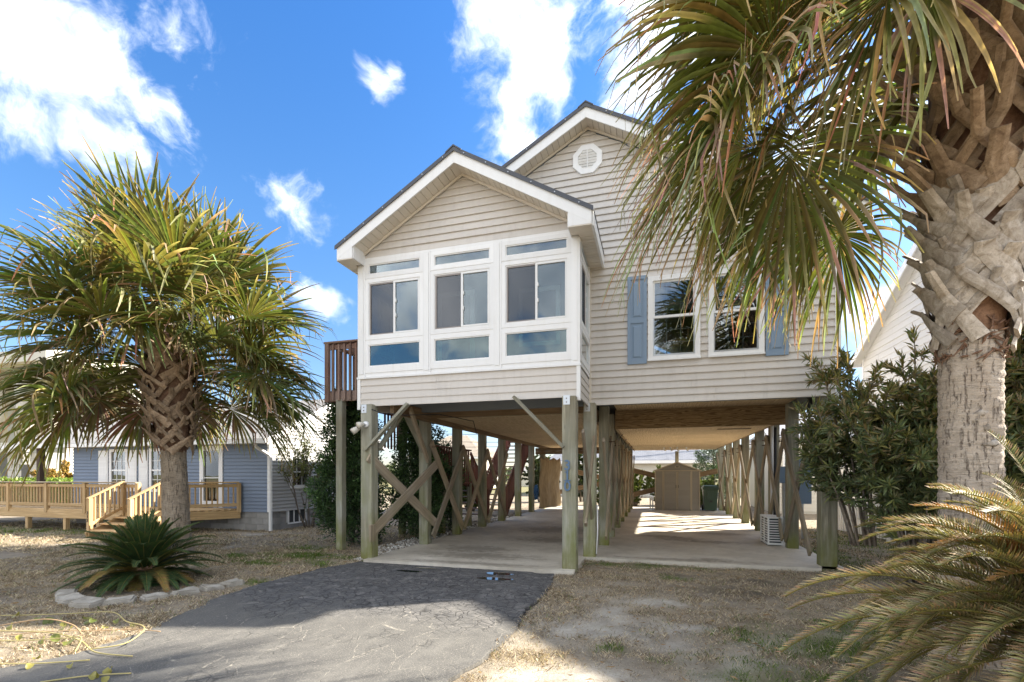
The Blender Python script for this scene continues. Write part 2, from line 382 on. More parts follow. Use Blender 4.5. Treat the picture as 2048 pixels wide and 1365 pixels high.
def m_shingle(name, c0, c1):
    k = Nt(name); v = k.coord('Generated', (1, 1, 1)); w = k.coord('World')
    br = k.node('ShaderNodeTexBrick'); k.l.new(k.coord('UV', (1, 1, 1)), br.inputs['Vector'])
    br.inputs['Color1'].default_value = (*c0, 1); br.inputs['Color2'].default_value = (*c1, 1); br.inputs['Mortar'].default_value = (*[x * .5 for x in c0], 1)
    br.inputs['Scale'].default_value = 1; br.inputs['Brick Width'].default_value = .30; br.inputs['Row Height'].default_value = .14; br.inputs['Mortar Size'].default_value = .006
    c = k.mix(k.rmap(k.noise(w, 4, 5), .4, .7, 0, .5), br.outputs['Color'], c1)
    return k.fin(c, .95, k.bump(br.outputs['Fac'], -.4, .01))
M['shingle'] = m_shingle('grey_shingle', (.19, .185, .18), (.30, .29, .28))
M['shingledark'] = m_shingle('slate_grey_shingle', (.20, .21, .235), (.28, .29, .32))
M['shingletan'] = m_shingle('tan_shingle', (.30, .25, .19), (.38, .32, .25))
def m_trunk():
    k = Nt('palm_trunk_bark'); oc = k.coord('Object', (1, 1, 1))
    a = k.node('ShaderNodeVertexColor'); a.layer_name = 'Col'
    v1 = k.noise(k.coord('Object', (46, 46, 6)), 1.0, 4, .6); n = k.noise(k.coord('Object', (9, 9, 70)), 1.0, 6, .7); n2 = k.noise(oc, 6, 6, .65)
    c = k.mix(1.0, a.outputs['Color'], k.ramp(n, [(.25, .55), (.5, 1.0), (.75, 1.25)]), 'MULTIPLY')
    c = k.mix(k.math('MULTIPLY', k.rmap(v1, .44, .34, 0, .9), k.rmap(n2, .3, .55), True), c, (.10, .07, .05))
    c = k.mix(k.rmap(n2, .55, .75, 0, .4), c, (.20, .155, .11))
    return k.fin(c, .92, k.bump(k.math('ADD', k.rmap(v1, .34, .46), k.math('MULTIPLY', n, 1.4)), .9, .02))
M['trunk'] = m_trunk()
def m_boot(name, c0, c1, c2):
    k = Nt(name); v = k.coord('World')
    n = k.noise(k.coord('World', (10, 10, 10)), 1.0, 6, .65, 1.0); s = k.noise(v, 38, 5, .7, 2.0); r = k.rand()
    c = k.ramp(n, [(.28, c0), (.5, c1), (.72, c2)])
    c = k.mix(k.rmap(s, .52, .7, 0, .6), c, tuple(x * .5 for x in c0))
    t = k.rmap(r, 0, 1, .72, 1.2); cc = k.node('ShaderNodeCombineColor'); [k.put(cc.inputs[i], t) for i in range(3)]
    c = k.mix(1.0, c, cc.outputs[0], 'MULTIPLY')
    return k.fin(c, .85, k.bump(k.math('ADD', n, s), .5, .008))
M['boot'] = m_boot('old_leaf_base', (.25, .20, .15), (.44, .38, .31), (.62, .56, .49))
M['bootbrown'] = m_boot('brown_leaf_base', (.16, .10, .06), (.31, .22, .14), (.44, .33, .23))
M['fibre'] = m_boot('palm_fibre', (.10, .05, .03), (.22, .12, .07), (.33, .20, .12))
M['bark'] = m_boot('shrub_bark', (.13, .10, .075), (.22, .18, .14), (.30, .26, .21))
def m_water():
    k = Nt('puddle_water'); k.fin((.02, .02, .022), .015, k.bump(k.noise(k.coord('World'), 12, 2), .02, .01)); k.b.inputs['Specular IOR Level'].default_value = .9
    return k.m
M['water'] = m_water()
M['petiole'] = painted('palm_stalk', (.24, .25, .08), .5, .1)
M['vineyellow'] = painted('yellow_vine_stem', (.40, .33, .13), .6, .1)
M['vinebrown'] = painted('brown_vine_stem', (.36, .24, .13), .7, .1)
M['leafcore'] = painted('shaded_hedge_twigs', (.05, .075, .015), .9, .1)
M['lamp'] = painted('floodlamp_glass', (.62, .58, .50), .25, .1)

# ------------------------------------------------------------------ object helpers
WM = {}
def reg(o, parent, mw):
    WM[o.name] = mw.copy()
    if parent is not None:
        o.parent = parent; o.matrix_parent_inverse = WM[parent.name].inverted()
    o.matrix_basis = mw
    C.objects.link(o)
    return o
def tag(o, label=None, cat=None, group=None, kind=None):
    if label: o['label'] = label
    if cat: o['category'] = cat
    if group: o['group'] = group
    if kind: o['kind'] = kind
    return o
def empty(name, loc, label=None, cat=None, group=None):
    o = bpy.data.objects.new(name, None); o.empty_display_size = .3
    reg(o, None, Matrix.Translation(loc)); return tag(o, label, cat, group)
def mk(name, me, mat, parent=None, mw=None):
    if mat is not None and not me.materials: me.materials.append(M[mat] if isinstance(mat, str) else mat)
    return reg(bpy.data.objects.new(name, me), parent, mw or Matrix())

class MB:
    def __init__(s): s.v = []; s.f = []; s.c = []; s.uv = None
    def add(s, vs, fs, col=None):
        o = len(s.v); s.v += [tuple(p) for p in vs]; s.f += [tuple(i + o for i in f) for f in fs]
        if col is not None: s.c += [col] * len(vs)
        return s
    def box(s, x0, x1, y0, y1, z0, z1):
        return s.add([(x0, y0, z0), (x1, y0, z0), (x1, y1, z0), (x0, y1, z0), (x0, y0, z1), (x1, y0, z1), (x1, y1, z1), (x0, y1, z1)],
                     [(0, 3, 2, 1), (4, 5, 6, 7), (0, 1, 5, 4), (1, 2, 6, 5), (2, 3, 7, 6), (3, 0, 4, 7)])
    def prism(s, poly, off):
        """poly: list of 3-D points (planar), off: extrusion vector."""
        n = len(poly); off = Vector(off)
        vs = [Vector(p) for p in poly] + [Vector(p) + off for p in poly]
        fs = [tuple(range(n))[::-1], tuple(range(n, 2 * n))] + [(i, (i + 1) % n, n + (i + 1) % n, n + i) for i in range(n)]
        return s.add(vs, fs)
    def beam(s, p0, p1, w, d, side=None):
        p0, p1 = Vector(p0), Vector(p1); z = (p1 - p0).normalized()
        sd = Vector(side) if side is not None else (Vector((1, 0, 0)) if abs(z.z) > .9 else Vector((0, 0, 1)))
        y = z.cross(sd).normalized(); x = y.cross(z)
        q = [(-w / 2, -d / 2), (w / 2, -d / 2), (w / 2, d / 2), (-w / 2, d / 2)]
        return s.add([p + x * a + y * b for p in (p0, p1) for a, b in q], [(0, 3, 2, 1), (4, 5, 6, 7), (0, 1, 5, 4), (1, 2, 6, 5), (2, 3, 7, 6), (3, 0, 4, 7)])
    def tube(s, pts, rad, n=6, col=None, cap=True):
        pts = [Vector(p) for p in pts]; o = len(s.v); k = len(pts)
        rad = rad if isinstance(rad, (list, tuple)) else [rad] * k
        ref = None
        for i, p in enumerate(pts):
            t = (pts[min(i + 1, k - 1)] - pts[max(i - 1, 0)]).normalized()
            if ref is None: ref = t.orthogonal().normalized()
            a = (ref - t * ref.dot(t)).normalized(); ref = a; b = t.cross(a)
            for j in range(n):
                an = 2 * math.pi * j / n; s.v.append(tuple(p + (a * math.cos(an) + b * math.sin(an)) * rad[i]))
        if col is not None: s.c += [col] * (k * n)
        for i in range(k - 1):
            for j in range(n):
                s.f.append((o + i * n + j, o + i * n + (j + 1) % n, o + (i + 1) * n + (j + 1) % n, o + (i + 1) * n + j))
        if cap:
            s.f.append(tuple(o + j for j in range(n))[::-1]); s.f.append(tuple(o + (k - 1) * n + j for j in range(n)))
        return s
    def sweep(s, pts, ws, ts, nrm):
        """strap: width ws along (tangent x normal), thickness ts along the normal"""
        pts = [Vector(p) for p in pts]; k = len(pts); o = len(s.v)
        for i, p in enumerate(pts):
            t = (pts[min(i + 1, k - 1)] - pts[max(i - 1, 0)]).normalized(); n = Vector(nrm[i]); n = (n - t * n.dot(t)).normalized(); b = t.cross(n)
            w, h = ws[i] / 2, ts[i] / 2
            for a, c in ((-w, -h * .3), (-w * .5, h), (w * .5, h), (w, -h * .3), (0, -h)): s.v.append(tuple(p + b * a + n * c))
        for i in range(k - 1):
            for j in range(5): s.f.append((o + i * 5 + j, o + i * 5 + (j + 1) % 5, o + (i + 1) * 5 + (j + 1) % 5, o + (i + 1) * 5 + j))
        s.f.append(tuple(o + j for j in range(5))[::-1]); s.f.append(tuple(o + (k - 1) * 5 + j for j in range(5)))
        return s
    def mesh(s, name, smooth=False):
        me = bpy.data.meshes.new(name); me.from_pydata(s.v, [], s.f)
        if s.c and len(s.c) == len(s.v): setcol(me, np.array(s.c, dtype=np.float32))
        if smooth: me.polygons.foreach_set('use_smooth', [True] * len(me.polygons))
        bm = bmesh.new(); bm.from_mesh(me); bmesh.ops.recalc_face_normals(bm, faces=bm.faces); bm.to_mesh(me); bm.free()
        return me
    def build(s, name, mat, parent=None, smooth=False, **t):
        return tag(mk(name, s.mesh(name, smooth), mat, parent), **t)
def setcol(me, cols):
    a = me.color_attributes.new('Col', 'FLOAT_COLOR', 'POINT')
    full = np.ones((len(cols), 4), dtype=np.float32); full[:, :3] = cols[:, :3]
    a.data.foreach_set('color', full.ravel())
def raw_mesh(name, V, F, cols=None):
    """fast mesh from arrays; F is (n, 3) or (n, 4)"""
    me = bpy.data.meshes.new(name); V = np.asarray(V, dtype=np.float32); F = np.asarray(F, dtype=np.int32); k = F.shape[1]
    me.vertices.add(len(V)); me.vertices.foreach_set('co', V.ravel())
    me.loops.add(F.size); me.loops.foreach_set('vertex_index', F.ravel())
    me.polygons.add(len(F)); me.polygons.foreach_set('loop_start', np.arange(0, F.size, k, dtype=np.int32))
    try: me.polygons.foreach_set('loop_total', np.full(len(F), k, dtype=np.int32))
    except Exception: pass
    me.update(calc_edges=True)
    if cols is not None: setcol(me, np.asarray(cols, dtype=np.float32))
    return me
BOXC = {}
def boxmesh(w, d, L, bev=.006):
    key = (round(w, 3), round(d, 3), round(L, 3), bev)
    if key not in BOXC:
        bm = bmesh.new(); bmesh.ops.create_cube(bm, size=1)
        bmesh.ops.scale(bm, vec=(w, d, L), verts=bm.verts)
        if bev: bmesh.ops.bevel(bm, geom=bm.edges[:], offset=bev, segments=1, affect='EDGES')
        me = bpy.data.meshes.new('board'); bm.to_mesh(me); bm.free(); BOXC[key] = me
    return BOXC[key]
MATBOX = {}
def board(name, p0, p1, w, d, mat, parent, side=None, bev=.006):
    """a timber from p0 to p1: width w along 'side', depth d; local Z runs along it"""
    p0, p1 = Vector(p0), Vector(p1); z = (p1 - p0); L = z.length; z.normalize()
    sd = Vector(side) if side is not None else (Vector((1, 0, 0)) if abs(z.z) > .9 else Vector((0, 0, 1)))
    y = z.cross(sd).normalized(); x = y.cross(z)
    key = (round(w, 3), round(d, 3), round(L, 3), bev, mat)
    if key not in MATBOX:
        me = boxmesh(w, d, L, bev).copy(); me.materials.append(M[mat]); MATBOX[key] = me
    mw = Matrix((x, y, z)).transposed().to_4x4(); mw.translation = (p0 + p1) / 2
    return mk(name, MATBOX[key], None, parent, mw)
def text_obj(ch, size, mat, parent, name, mw, depth=.01):
    cu = bpy.data.curves.new(name, 'FONT'); cu.body = ch; cu.size = size; cu.extrude = depth; cu.align_x = 'CENTER'; cu.align_y = 'CENTER'; cu.offset = size * .012
    tmp = bpy.data.objects.new(name, cu); C.objects.link(tmp)
    dg = bpy.context.evaluated_depsgraph_get(); me = bpy.data.meshes.new_from_object(tmp.evaluated_get(dg))
    bpy.data.objects.remove(tmp); bpy.data.curves.remove(cu)
    me.materials.clear(); return mk(name, me, mat, parent, mw)
def vnoise(x, y, seed=0):
    x = np.asarray(x, float); y = np.asarray(y, float)
    xi = np.floor(x).astype(np.int64); yi = np.floor(y).astype(np.int64); fx = x - xi; fy = y - yi
    fx = fx * fx * (3 - 2 * fx); fy = fy * fy * (3 - 2 * fy)
    def h(a, b):
        n = (a * 374761393 + b * 668265263 + seed * 1274126177) & 0xffffffff
        n = ((n ^ (n >> 13)) * 1274126177) & 0xffffffff
        return ((n ^ (n >> 16)) & 0xffff) / 65535.0
    return (h(xi, yi) * (1 - fx) + h(xi + 1, yi) * fx) * (1 - fy) + (h(xi, yi + 1) * (1 - fx) + h(xi + 1, yi + 1) * fx) * fy
def fbm(x, y, seed=0, oct=4):
    s = 0; a = .5; t = 0
    for i in range(oct): s = s + a * vnoise(np.asarray(x) * 2 ** i, np.asarray(y) * 2 ** i, seed + i * 7); t += a; a *= .5
    return s / t

# ------------------------------------------------------------------ ground, driveway, slab
def inpoly(px, py, poly):
    px = np.asarray(px, float); py = np.asarray(py, float); ins = np.zeros(px.shape, bool); n = len(poly)
    for i in range(n):
        x0, y0 = poly[i]; x1, y1 = poly[(i + 1) % n]
        cnd = ((y0 > py) != (y1 > py))
        with np.errstate(divide='ignore', invalid='ignore'):
            ins ^= cnd & (px < (x1 - x0) * (py - y0) / (y1 - y0 + 1e-12) + x0)
    return ins
DRIVE = [(-5.02, 7.50), (-5.25, 6.6), (-5.33, 5.25), (-5.05, 4.2), (-4.82, 3.56), (-4.78, 3.0), (-5.1, 2.4), (-6.2, 1.2), (-7.2, -3.5), (-1.55, -3.5), (-1.5, 1.5), (-1.47, 3.3),
         (-1.36, 3.9), (-1.33, 4.6), (-1.4, 5.3), (-1.36, 6.3), (-1.5, 7.42)]
SLAB = [(-4.92, 7.45), (-1.2, 7.45), (-1.2, 8.76), (2.55, 8.80), (2.55, 9.0), (2.92, 9.0), (2.92, 23.2), (-4.86, 23.2), (-4.86, 12.0), (-4.92, 8.4)]
GREENS = [(-.85, 8.45, .45, .22), (-6.2, 7.75, 1.2, .42), (-5.6, 7.2, .4, .3), (1.35, 5.05, .75, .5), (.85, 4.1, .6, .35), (-.1, 8.55, 1.0, .14), (2.2, 5.6, .7, .5), (-6.6, 6.9, .5, .25), (-5.5, 5.7, .25, .2),
          (-.35, 4.35, .12, .1), (-.2, 8.3, .2, .12), (3.2, 10.5, .5, 1.8), (4.5, 13, .8, 2), (-7.0, 8.6, .5, .3), (-18, 9.0, 4, .5), (-14, 9.3, 3, .35), (-7.6, 7.4, .35, .25), (1.6, 4.2, .5, .25), (.3, 7.6, .25, .2), (2.6, 9.6, .3, .8)]
SANDS = [(-.75, 4.9, .75, 1.3), (.25, 5.1, .7, .5), (.5, 4.4, .6, .3), (-.9, 4.4, .8, .5), (.1, 4.6, .6, .35), (-.2, 6.1, .7, .35), (-.6, 3.7, 1.0, .4), (.9, 4.9, .45, .25), (-10.7, 10.2, 1.2, .35), (-12.4, 7.6, .8, .2), (-9.6, 9.4, .5, .2), (-.6, 5.2, .5, .4)]
DARKS = [(1.1, 7.0, .55, .35), (.9, 5.6, .35, .22), (1.6, 7.7, .6, .3), (-8.4, 4.2, .8, .4), (-6.6, 4.6, .7, .5), (2.6, 4.2, .8, .5), (.2, 7.9, .3, .2), (-7.2, 5.2, .9, .5), (-14, 9.9, 4, .5), (1.0, 3.9, .4, .2)]
def gauss(x, y, L):
    f = np.zeros_like(np.asarray(x, float))
    for cx, cy, rx, ry in L: f = np.maximum(f, np.exp(-(((x - cx) / rx) ** 2 + ((y - cy) / ry) ** 2)))
    return f
def lawn(x, y):
    """(green, sand, dark) amounts at a point of the yard"""
    n = fbm(x * 2.3, y * 2.3, 3); n2 = fbm(x * .8, y * .8, 9); n3 = fbm(x * 6, y * 6, 21)
    g = np.clip(gauss(x, y, GREENS) * 1.5 + (n3 - .5) * 1.6 - .3, 0, 1)
    s = np.clip(gauss(x, y, SANDS) * 1.2 + (n - .5) * 2.2 - .35, 0, 1) + np.clip((n2 - .60) * 3, 0, .5) * np.clip((n - .3) * 3, 0, 1)
    d = np.clip(gauss(x, y, DARKS) * 1.3 + (n - .5) * 1.8 - .35, 0, 1)
    return g, np.clip(s, 0, 1), d
def axis(lo, hi, far, step):
    a = list(np.arange(lo, hi + 1e-6, step)); x = hi; st = step
    while x < far: st *= 1.35; x += st; a.append(x)
    x = lo; st = step
    while x > -far: st *= 1.35; x -= st; a.insert(0, x)
    return np.array(a)
gx = axis(-16, 7, 900, .1); gy = axis(1, 14, 900, .1)
GX, GY = np.meshgrid(gx, gy); X = GX.ravel(); Y = GY.ravel()
g_, s_, d_ = lawn(X, Y)
tan = np.array([.30, .245, .17]); soil = np.array([.22, .185, .14]); sand = np.array([.42, .385, .325]); grn = np.array([.10, .135, .035]); drk = np.array([.085, .068, .05])
base = tan + (soil - tan) * fbm(X * 1.5, Y * 1.5, 31)[:, None]
colr = base + (sand - base) * s_[:, None]; colr += (drk - colr) * (d_ * .8)[:, None]; colr += (grn - colr) * (g_ * .4)[:, None]
far = (np.hypot(X, Y) > 40); colr[far] = (.16, .15, .07)
Z = (fbm(X * 1.1, Y * 1.1, 5) - .5) * .05 + (fbm(X * 5, Y * 5, 6) - .5) * .018
Z[np.hypot(X, Y) > 30] = 0
ind = inpoly(X, Y, DRIVE); Z[ind] = -.03
ins = inpoly(X, Y, SLAB); Z[ins] = -.05
nx, ny = len(gx), len(gy); idx = np.arange(nx * ny).reshape(ny, nx)
F = np.stack([idx[:-1, :-1], idx[:-1, 1:], idx[1:, 1:], idx[1:, :-1]], -1).reshape(-1, 4)
me = raw_mesh('ground', np.stack([X, Y, Z], 1), F, colr); me.polygons.foreach_set('use_smooth', [True] * len(me.polygons))
tag(mk('ground', me, 'ground'), kind='structure')

def outline(poly, step=.06, amp=.05, seed=1, keep=()):
    out = []
    n = len(poly)
    for i in range(n):
        a, b = Vector(poly[i]), Vector(poly[(i + 1) % n]); L = (b - a).length; k = max(1, int(L / step)); nr = Vector((b.y - a.y, a.x - b.x)).normalized()
        for j in range(k):
            p = a + (b - a) * j / k
            w = 0 if i in keep or j == 0 else (fbm(p.x * 2.5, p.y * 2.5, seed) - .5) * 2 * amp + (vnoise(p.x * 14, p.y * 14, seed + 3) - .5) * amp * .7
            p = p + nr * float(w); out.append((p.x, p.y))
    return out
def catmull(poly, k=5):
    out = []; n = len(poly)
    for i in range(n - 1):
        p = [Vector(poly[max(0, min(n - 1, i + d))]) for d in (-1, 0, 1, 2)]
        for j in range(k):
            t = j / k
            q = .5 * ((2 * p[1]) + (p[2] - p[0]) * t + (2 * p[0] - 5 * p[1] + 4 * p[2] - p[3]) * t * t + (3 * p[1] - p[0] - 3 * p[2] + p[3]) * t ** 3)
            out.append((q.x, q.y))
    return out + [tuple(poly[-1])]
dl = catmull(DRIVE[:9]); dr = catmull(DRIVE[9:])
dpoly = outline(dl + dr, .05, .09, 4)
MB().prism([(x, y, -.02) for x, y in dpoly], (0, 0, .034)).build('driveway', 'asphalt', kind='structure')
MB().prism([(x, y, -.04) for x, y in outline(SLAB, .2, .004, 8)], (0, 0, .10)).build('carport_slab', 'concrete', kind='structure')
# two puddles in the dips of the apron
for cx, cy, rx, ry, sd in ((-2.26, 6.80, .27, .085, 1), (-2.33, 7.18, .25, .10, 5), (-3.75, 6.95, .22, .06, 9), (-3.6, 7.25, .20, .06, 12)):
    pts = []
    for i in range(40):
        a = i / 40 * 2 * math.pi; r = .8 + .4 * float(vnoise(math.cos(a) * .9 + sd * 3.3 + 1.5, math.sin(a) * .9 + 1.5, sd))
        pts.append((cx + math.cos(a) * rx * r, cy + math.sin(a) * ry * r, .0165))
    MB().add(pts, [tuple(range(40))]).build('puddle', 'water', kind='structure')

# ------------------------------------------------------------------ the stilt house
H = empty('stilt_house', (-1.2, 9.0, 0), 'beige vinyl house on wooden stilts with a white glazed sunroom over the carport', 'house')
WX0, WX1, WY, WB, WYB = -5.21, 2.83, 9.0, 23.0, 23.0
SX0, SX1, SY = -5.21, -1.15, 7.75
E_ = .1245           # board exposure
def clapboard(name, parent, mat, axis, plane, sgn, a0, a1, z0, z1, prot=.034, holes=(), gable=None, e=E_, join=False, zoff=0):
    """rows of lap siding; axis 'x' (wall runs along x, faces sgn*y) or 'y'. gable=(peak_a, peak_z, slope) clips. Each board is its own mesh."""
    n = int(math.ceil((z1 - z0) / e - 1e-6)); allb = MB()
    def pt(a, dpt, z): return (a, plane + sgn * dpt, z) if axis == 'x' else (plane + sgn * dpt, a, z)
    for i in range(n):
        b0 = z0 + i * e; b1 = min(z1, b0 + e)
        def lim(z):
            if gable is None: return a0, a1
            pa, pz, sl = gable; hw = max(0, (pz - z) / sl); return max(a0, pa - hw), min(a1, pa + hw)
        segs = [(a0, a1)]
        for h0, h1, hz0, hz1 in holes:
            if b0 < hz1 - .01 and b1 > hz0 + .01:
                ns = []
                for s0, s1 in segs:
                    if h1 <= s0 or h0 >= s1: ns.append((s0, s1)); continue
                    if h0 > s0: ns.append((s0, h0))
                    if h1 < s1: ns.append((h1, s1))
                segs = ns
        if not join:          # boards come in lengths: butt joints at uneven places
            ns = []
            for s0, s1 in segs:
                c = s0
                while s1 - c > 3.2:
                    q = c + random.uniform(1.5, 2.9); ns.append((c, q - .0015)); c = q
                ns.append((c, s1))
            segs = ns
        for s0, s1 in segs:
            l0, r0 = lim(b0); l1, r1 = lim(b1)
            A0, A1 = max(s0, l0), min(s1, r0); B0, B1 = max(s0, l1), min(s1, r1)
            if A1 - A0 < .02: continue
            if B1 < B0: B0 = B1 = (B0 + B1) / 2
            sag = random.uniform(-.003, .003)
            m = allb if join else MB()
            sec = [(0.0, b0 - .004), (prot + sag, b0 - .004), (prot + sag, b0 + .012), (.006, b1 + .006), (0.0, b1 + .006)]
            va = [pt(A0 + (B0 - A0) * max(0, (z - b0) / e if z > b0 else 0), d, z) for d, z in sec]
            vb = [pt(A1 + (B1 - A1) * max(0, (z - b0) / e if z > b0 else 0), d, z) for d, z in sec]
            k = len(sec)
            m.add(va + vb, [tuple(range(k)), tuple(range(2 * k - 1, k - 1, -1))] + [(j, k + j, k + (j + 1) % k, (j + 1) % k) for j in range(k)])
            if not join: m.build(name, mat, parent)
    if join: return allb.build(name, mat, parent)
def wall_part(name, parent, axis, plane0, plane1, a0, a1, z0, z1, mat, holes=(), extra=None):
    """sheathing between two planes with rectangular openings"""
    m = MB()
    cuts = sorted({a0, a1, *[h[0] for h in holes], *[h[1] for h in holes]})
    for c0, c1 in zip(cuts[:-1], cuts[1:]):
        zz = [(z0, z1)]
        for h0, h1, hz0, hz1 in holes:
            if h0 <= c0 + 1e-6 and h1 >= c1 - 1e-6:
                zz = [q for s in zz for q in ((s[0], hz0), (hz1, s[1])) if q[1] - q[0] > 1e-6]
        for s0, s1 in zz:
            if axis == 'x': m.box(c0, c1, plane0, plane1, s0, s1)
            else: m.box(plane0, plane1, c0, c1, s0, s1)
    if extra: extra(m)
    return m.build(name, mat, parent)

# --- main front wall: windows, shutters, boards
ZB = 2.83
PKX, PKZ, SL = -1.18, 8.13, .55                   # ridge line of the main roof (top)
WZ1 = 5.72
win = [(-.03, .67, 3.66, 4.98), (.97, 1.67, 3.66, 4.98)]       # the two sash windows (glass opening)
holesM = [(w[0] - .03, w[1] + .03, ZB + E_ * 6, ZB + E_ * 18) for w in win]
vent_hole = (-1.19, 7.36, .20)
def main_extra(m):
    m.prism([(WX0, WY, WZ1), (WX1, WY, WZ1), (PKX, WY, PKZ - .18)], (0, .1, 0))
sunopen = (SX0 + .3, SX1 - .3, 3.4, 5.3)
wallf = wall_part('front_wall', H, 'x', WY, WY + .1, WX0, WX1, ZB, WZ1, 'room', holesM + [], main_extra)
gz = PKZ - .24
nrow = int((WZ1 - ZB) / E_)
clapboard('siding_board', wallf, 'siding', 'x', WY, -1, SX1 + .003, WX1 - .04, ZB, ZB + nrow * E_, .034, holesM)
clapboard('siding_board', wallf, 'siding', 'x', WY, -1, WX0, WX1 + .0, ZB + E_ * nrow, gz, .034, (), (PKX, gz, SL))
MB().box(WX1 - .04, WX1 + .045, WY - .035, WY + .05, ZB - .03, WZ1).build('corner_trim', 'white', wallf)
MB().box(SX1 - .01, SX1 + .03, WY - .045, WY - .0225, ZB - .03, 5.3).build('corner_trim', 'soffit', wallf)
# sides, back and floor of the living storey
wr = wall_part('side_wall', H, 'y', WX1 - .1, WX1, WY + .1, WYB, ZB, WZ1, 'room')
clapboard('siding_boards', wr, 'siding', 'y', WX1, 1, WY + .05, WYB, ZB, WZ1, join=True)
wlft = wall_part('side_wall', H, 'y', WX0, WX0 + .1, WY + .1, WYB, ZB, WZ1, 'room')
clapboard('siding_boards', wlft, 'siding', 'y', WX0, -1, WY + .05, WYB, ZB, WZ1, join=True)
wbk = wall_part('back_wall', H, 'x', WYB, WYB + .1, WX0, WX1, ZB, WZ1, 'siding', (), lambda m: m.prism([(WX0, WYB, WZ1), (WX1, WYB, WZ1), (PKX, WYB, PKZ - .2)], (0, .1, 0)))
MB().box(WX0 + .1, WX1 - .1, WY + .1, WYB, ZB + .33, ZB + .4).build('floor', 'room', H)

def sash_window(w):
    x0, x1, z0, z1 = w; zm = (z0 + z1) / 2 + .02
    wd = MB()
    t = .085
    for a in ((x0 - t, x0, z0 - t, z1 + t), (x1, x1 + t, z0 - t, z1 + t)): wd.box(a[0], a[1], WY - .062, WY + .06, a[2], a[3])
    for a in ((x0, x1, z0 - t, z0 - .012), (x0, x1, z1, z1 + t)): wd.box(a[0], a[1], WY - .062, WY + .06, a[2], a[3])
    o = wd.build('window', 'white', H)
    MB().box(x0 - t - .01, x1 + t + .01, WY - .085, WY - .062, z0 - t - .012, z0 - t + .02).build('sill', 'white', o)
    s = MB()   # lower sash in dark frame with its screen, upper sash
    s.box(x0, x1, WY - .045, WY - .005, zm - .02, zm + .022)
    s.box(x0, x0 + .03, WY - .03, WY, zm + .02, z1); s.box(x1 - .03, x1, WY - .03, WY, zm + .02, z1); s.box(x0 + .03, x1 - .03, WY - .03, WY, z1 - .035, z1)
    s.build('sash', 'white', o)
    s = MB(); s.box(x0, x0 + .022, WY - .04, WY - .012, z0 - .012, zm - .02); s.box(x1 - .022, x1, WY - .04, WY - .012, z0 - .012, zm - .02); s.box(x0 + .022, x1 - .022, WY - .04, WY - .012, z0 - .012, z0 + .022)
    s.build('screen_frame', 'metal', o)
    g = MB()
    for i in (1, 2): xx = x0 + (x1 - x0) * i / 3; g.box(xx - .008, xx + .008, WY - .006, WY + .004, z0, z1)
    for zz in (z0 + (zm - z0) / 3, z0 + (zm - z0) * 2 / 3, zm + (z1 - zm) / 3, zm + (z1 - zm) * 2 / 3): g.box(x0, x1, WY - .0065, WY + .0035, zz - .008, zz + .008)
    g.build('muntin', 'white', o)
    MB().box(x0, x1, WY - .012, WY - .008, z0, zm - .02).build('pane', 'glasssmall', o)
    MB().box(x0, x1, WY - .020, WY - .016, zm + .022, z1 - .03).build('pane', 'glasssmall', o)
    MB().box(x0 - .02, x1 + .02, WY + .16, WY + .17, zm + .15, z1 + .05).build('blind', 'blind', o)
for w in win: sash_window(w)
def shutter(x0, x1, z0, z1):
    m = MB(); y0 = WY - .026; y1 = WY - .060
    st = .055; zm = (z0 + z1) / 2 - .02
    m.box(x0, x0 + st, y1, y0, z0, z1); m.box(x1 - st, x1, y1, y0, z0, z1)
    for a, b in ((z0, z0 + .07), (zm - .035, zm + .035), (z1 - .06, z1)): m.box(x0 + st, x1 - st, y1, y0, a, b)
    m.box(x0 + st, x1 - st, y1 + .018, y0, z0 + .07, zm - .035); m.box(x0 + st, x1 - st, y1 + .018, y0, zm + .035, z1 - .06)
    o = m.build('shutter', 'shutter', H)
    for a, b in ((z0 + .11, zm - .075), (zm + .075, z1 - .10)):
        p = MB(); c = .028
        x_0, x_1 = x0 + st + .03, x1 - st - .03
        p.add([(x_0, y1 + .018, a), (x_1, y1 + .018, a), (x_1, y1 + .018, b), (x_0, y1 + .018, b), (x_0 + c, y1 + .003, a + c), (x_1 - c, y1 + .003, a + c), (x_1 - c, y1 + .003, b - c), (x_0 + c, y1 + .003, b - c)],
              [(4, 5, 6, 7), (0, 1, 5, 4), (1, 2, 6, 5), (2, 3, 7, 6), (3, 0, 4, 7)]).build('raised_panel', 'shutter', o)
shutter(-.47, -.135, 3.53, 5.10); shutter(1.775, 2.115, 3.53, 5.10)

# --- octagonal gable vent
def octagon(r, y, cx, cz): return [(cx + r * math.cos(R(22.5 + 45 * i)), y, cz + r * math.sin(R(22.5 + 45 * i))) for i in range(8)]
vx, vz = -1.19, 7.36
a = octagon(.285, WY - .055, vx, vz); b = octagon(.185, WY - .055, vx, vz); c_ = octagon(.30, WY - .018, vx, vz); d = octagon(.185, WY - .022, vx, vz)
m = MB(); m.add(a + b + c_ + d, [(i, (i + 1) % 8, 8 + (i + 1) % 8, 8 + i) for i in range(8)] + [(16 + i, 16 + (i + 1) % 8, (i + 1) % 8, i) for i in range(8)] + [(8 + i, 8 + (i + 1) % 8, 24 + (i + 1) % 8, 24 + i) for i in range(8)])
vent = m.build('gable_vent', 'white', H)
MB().add(octagon(.19, WY - .024, vx, vz), [tuple(range(8))]).build('vent_back', 'black', vent)
for i in range(7):
    z = vz - .15 + i * .05; hw = .178 if abs(z - vz) < .075 else .178 - (abs(z - vz) - .075) * .95
    MB().beam((vx - hw, WY - .038, z), (vx + hw, WY - .038, z), .036, .012, (0, -.5, 1)).build('slat', 'white', vent)
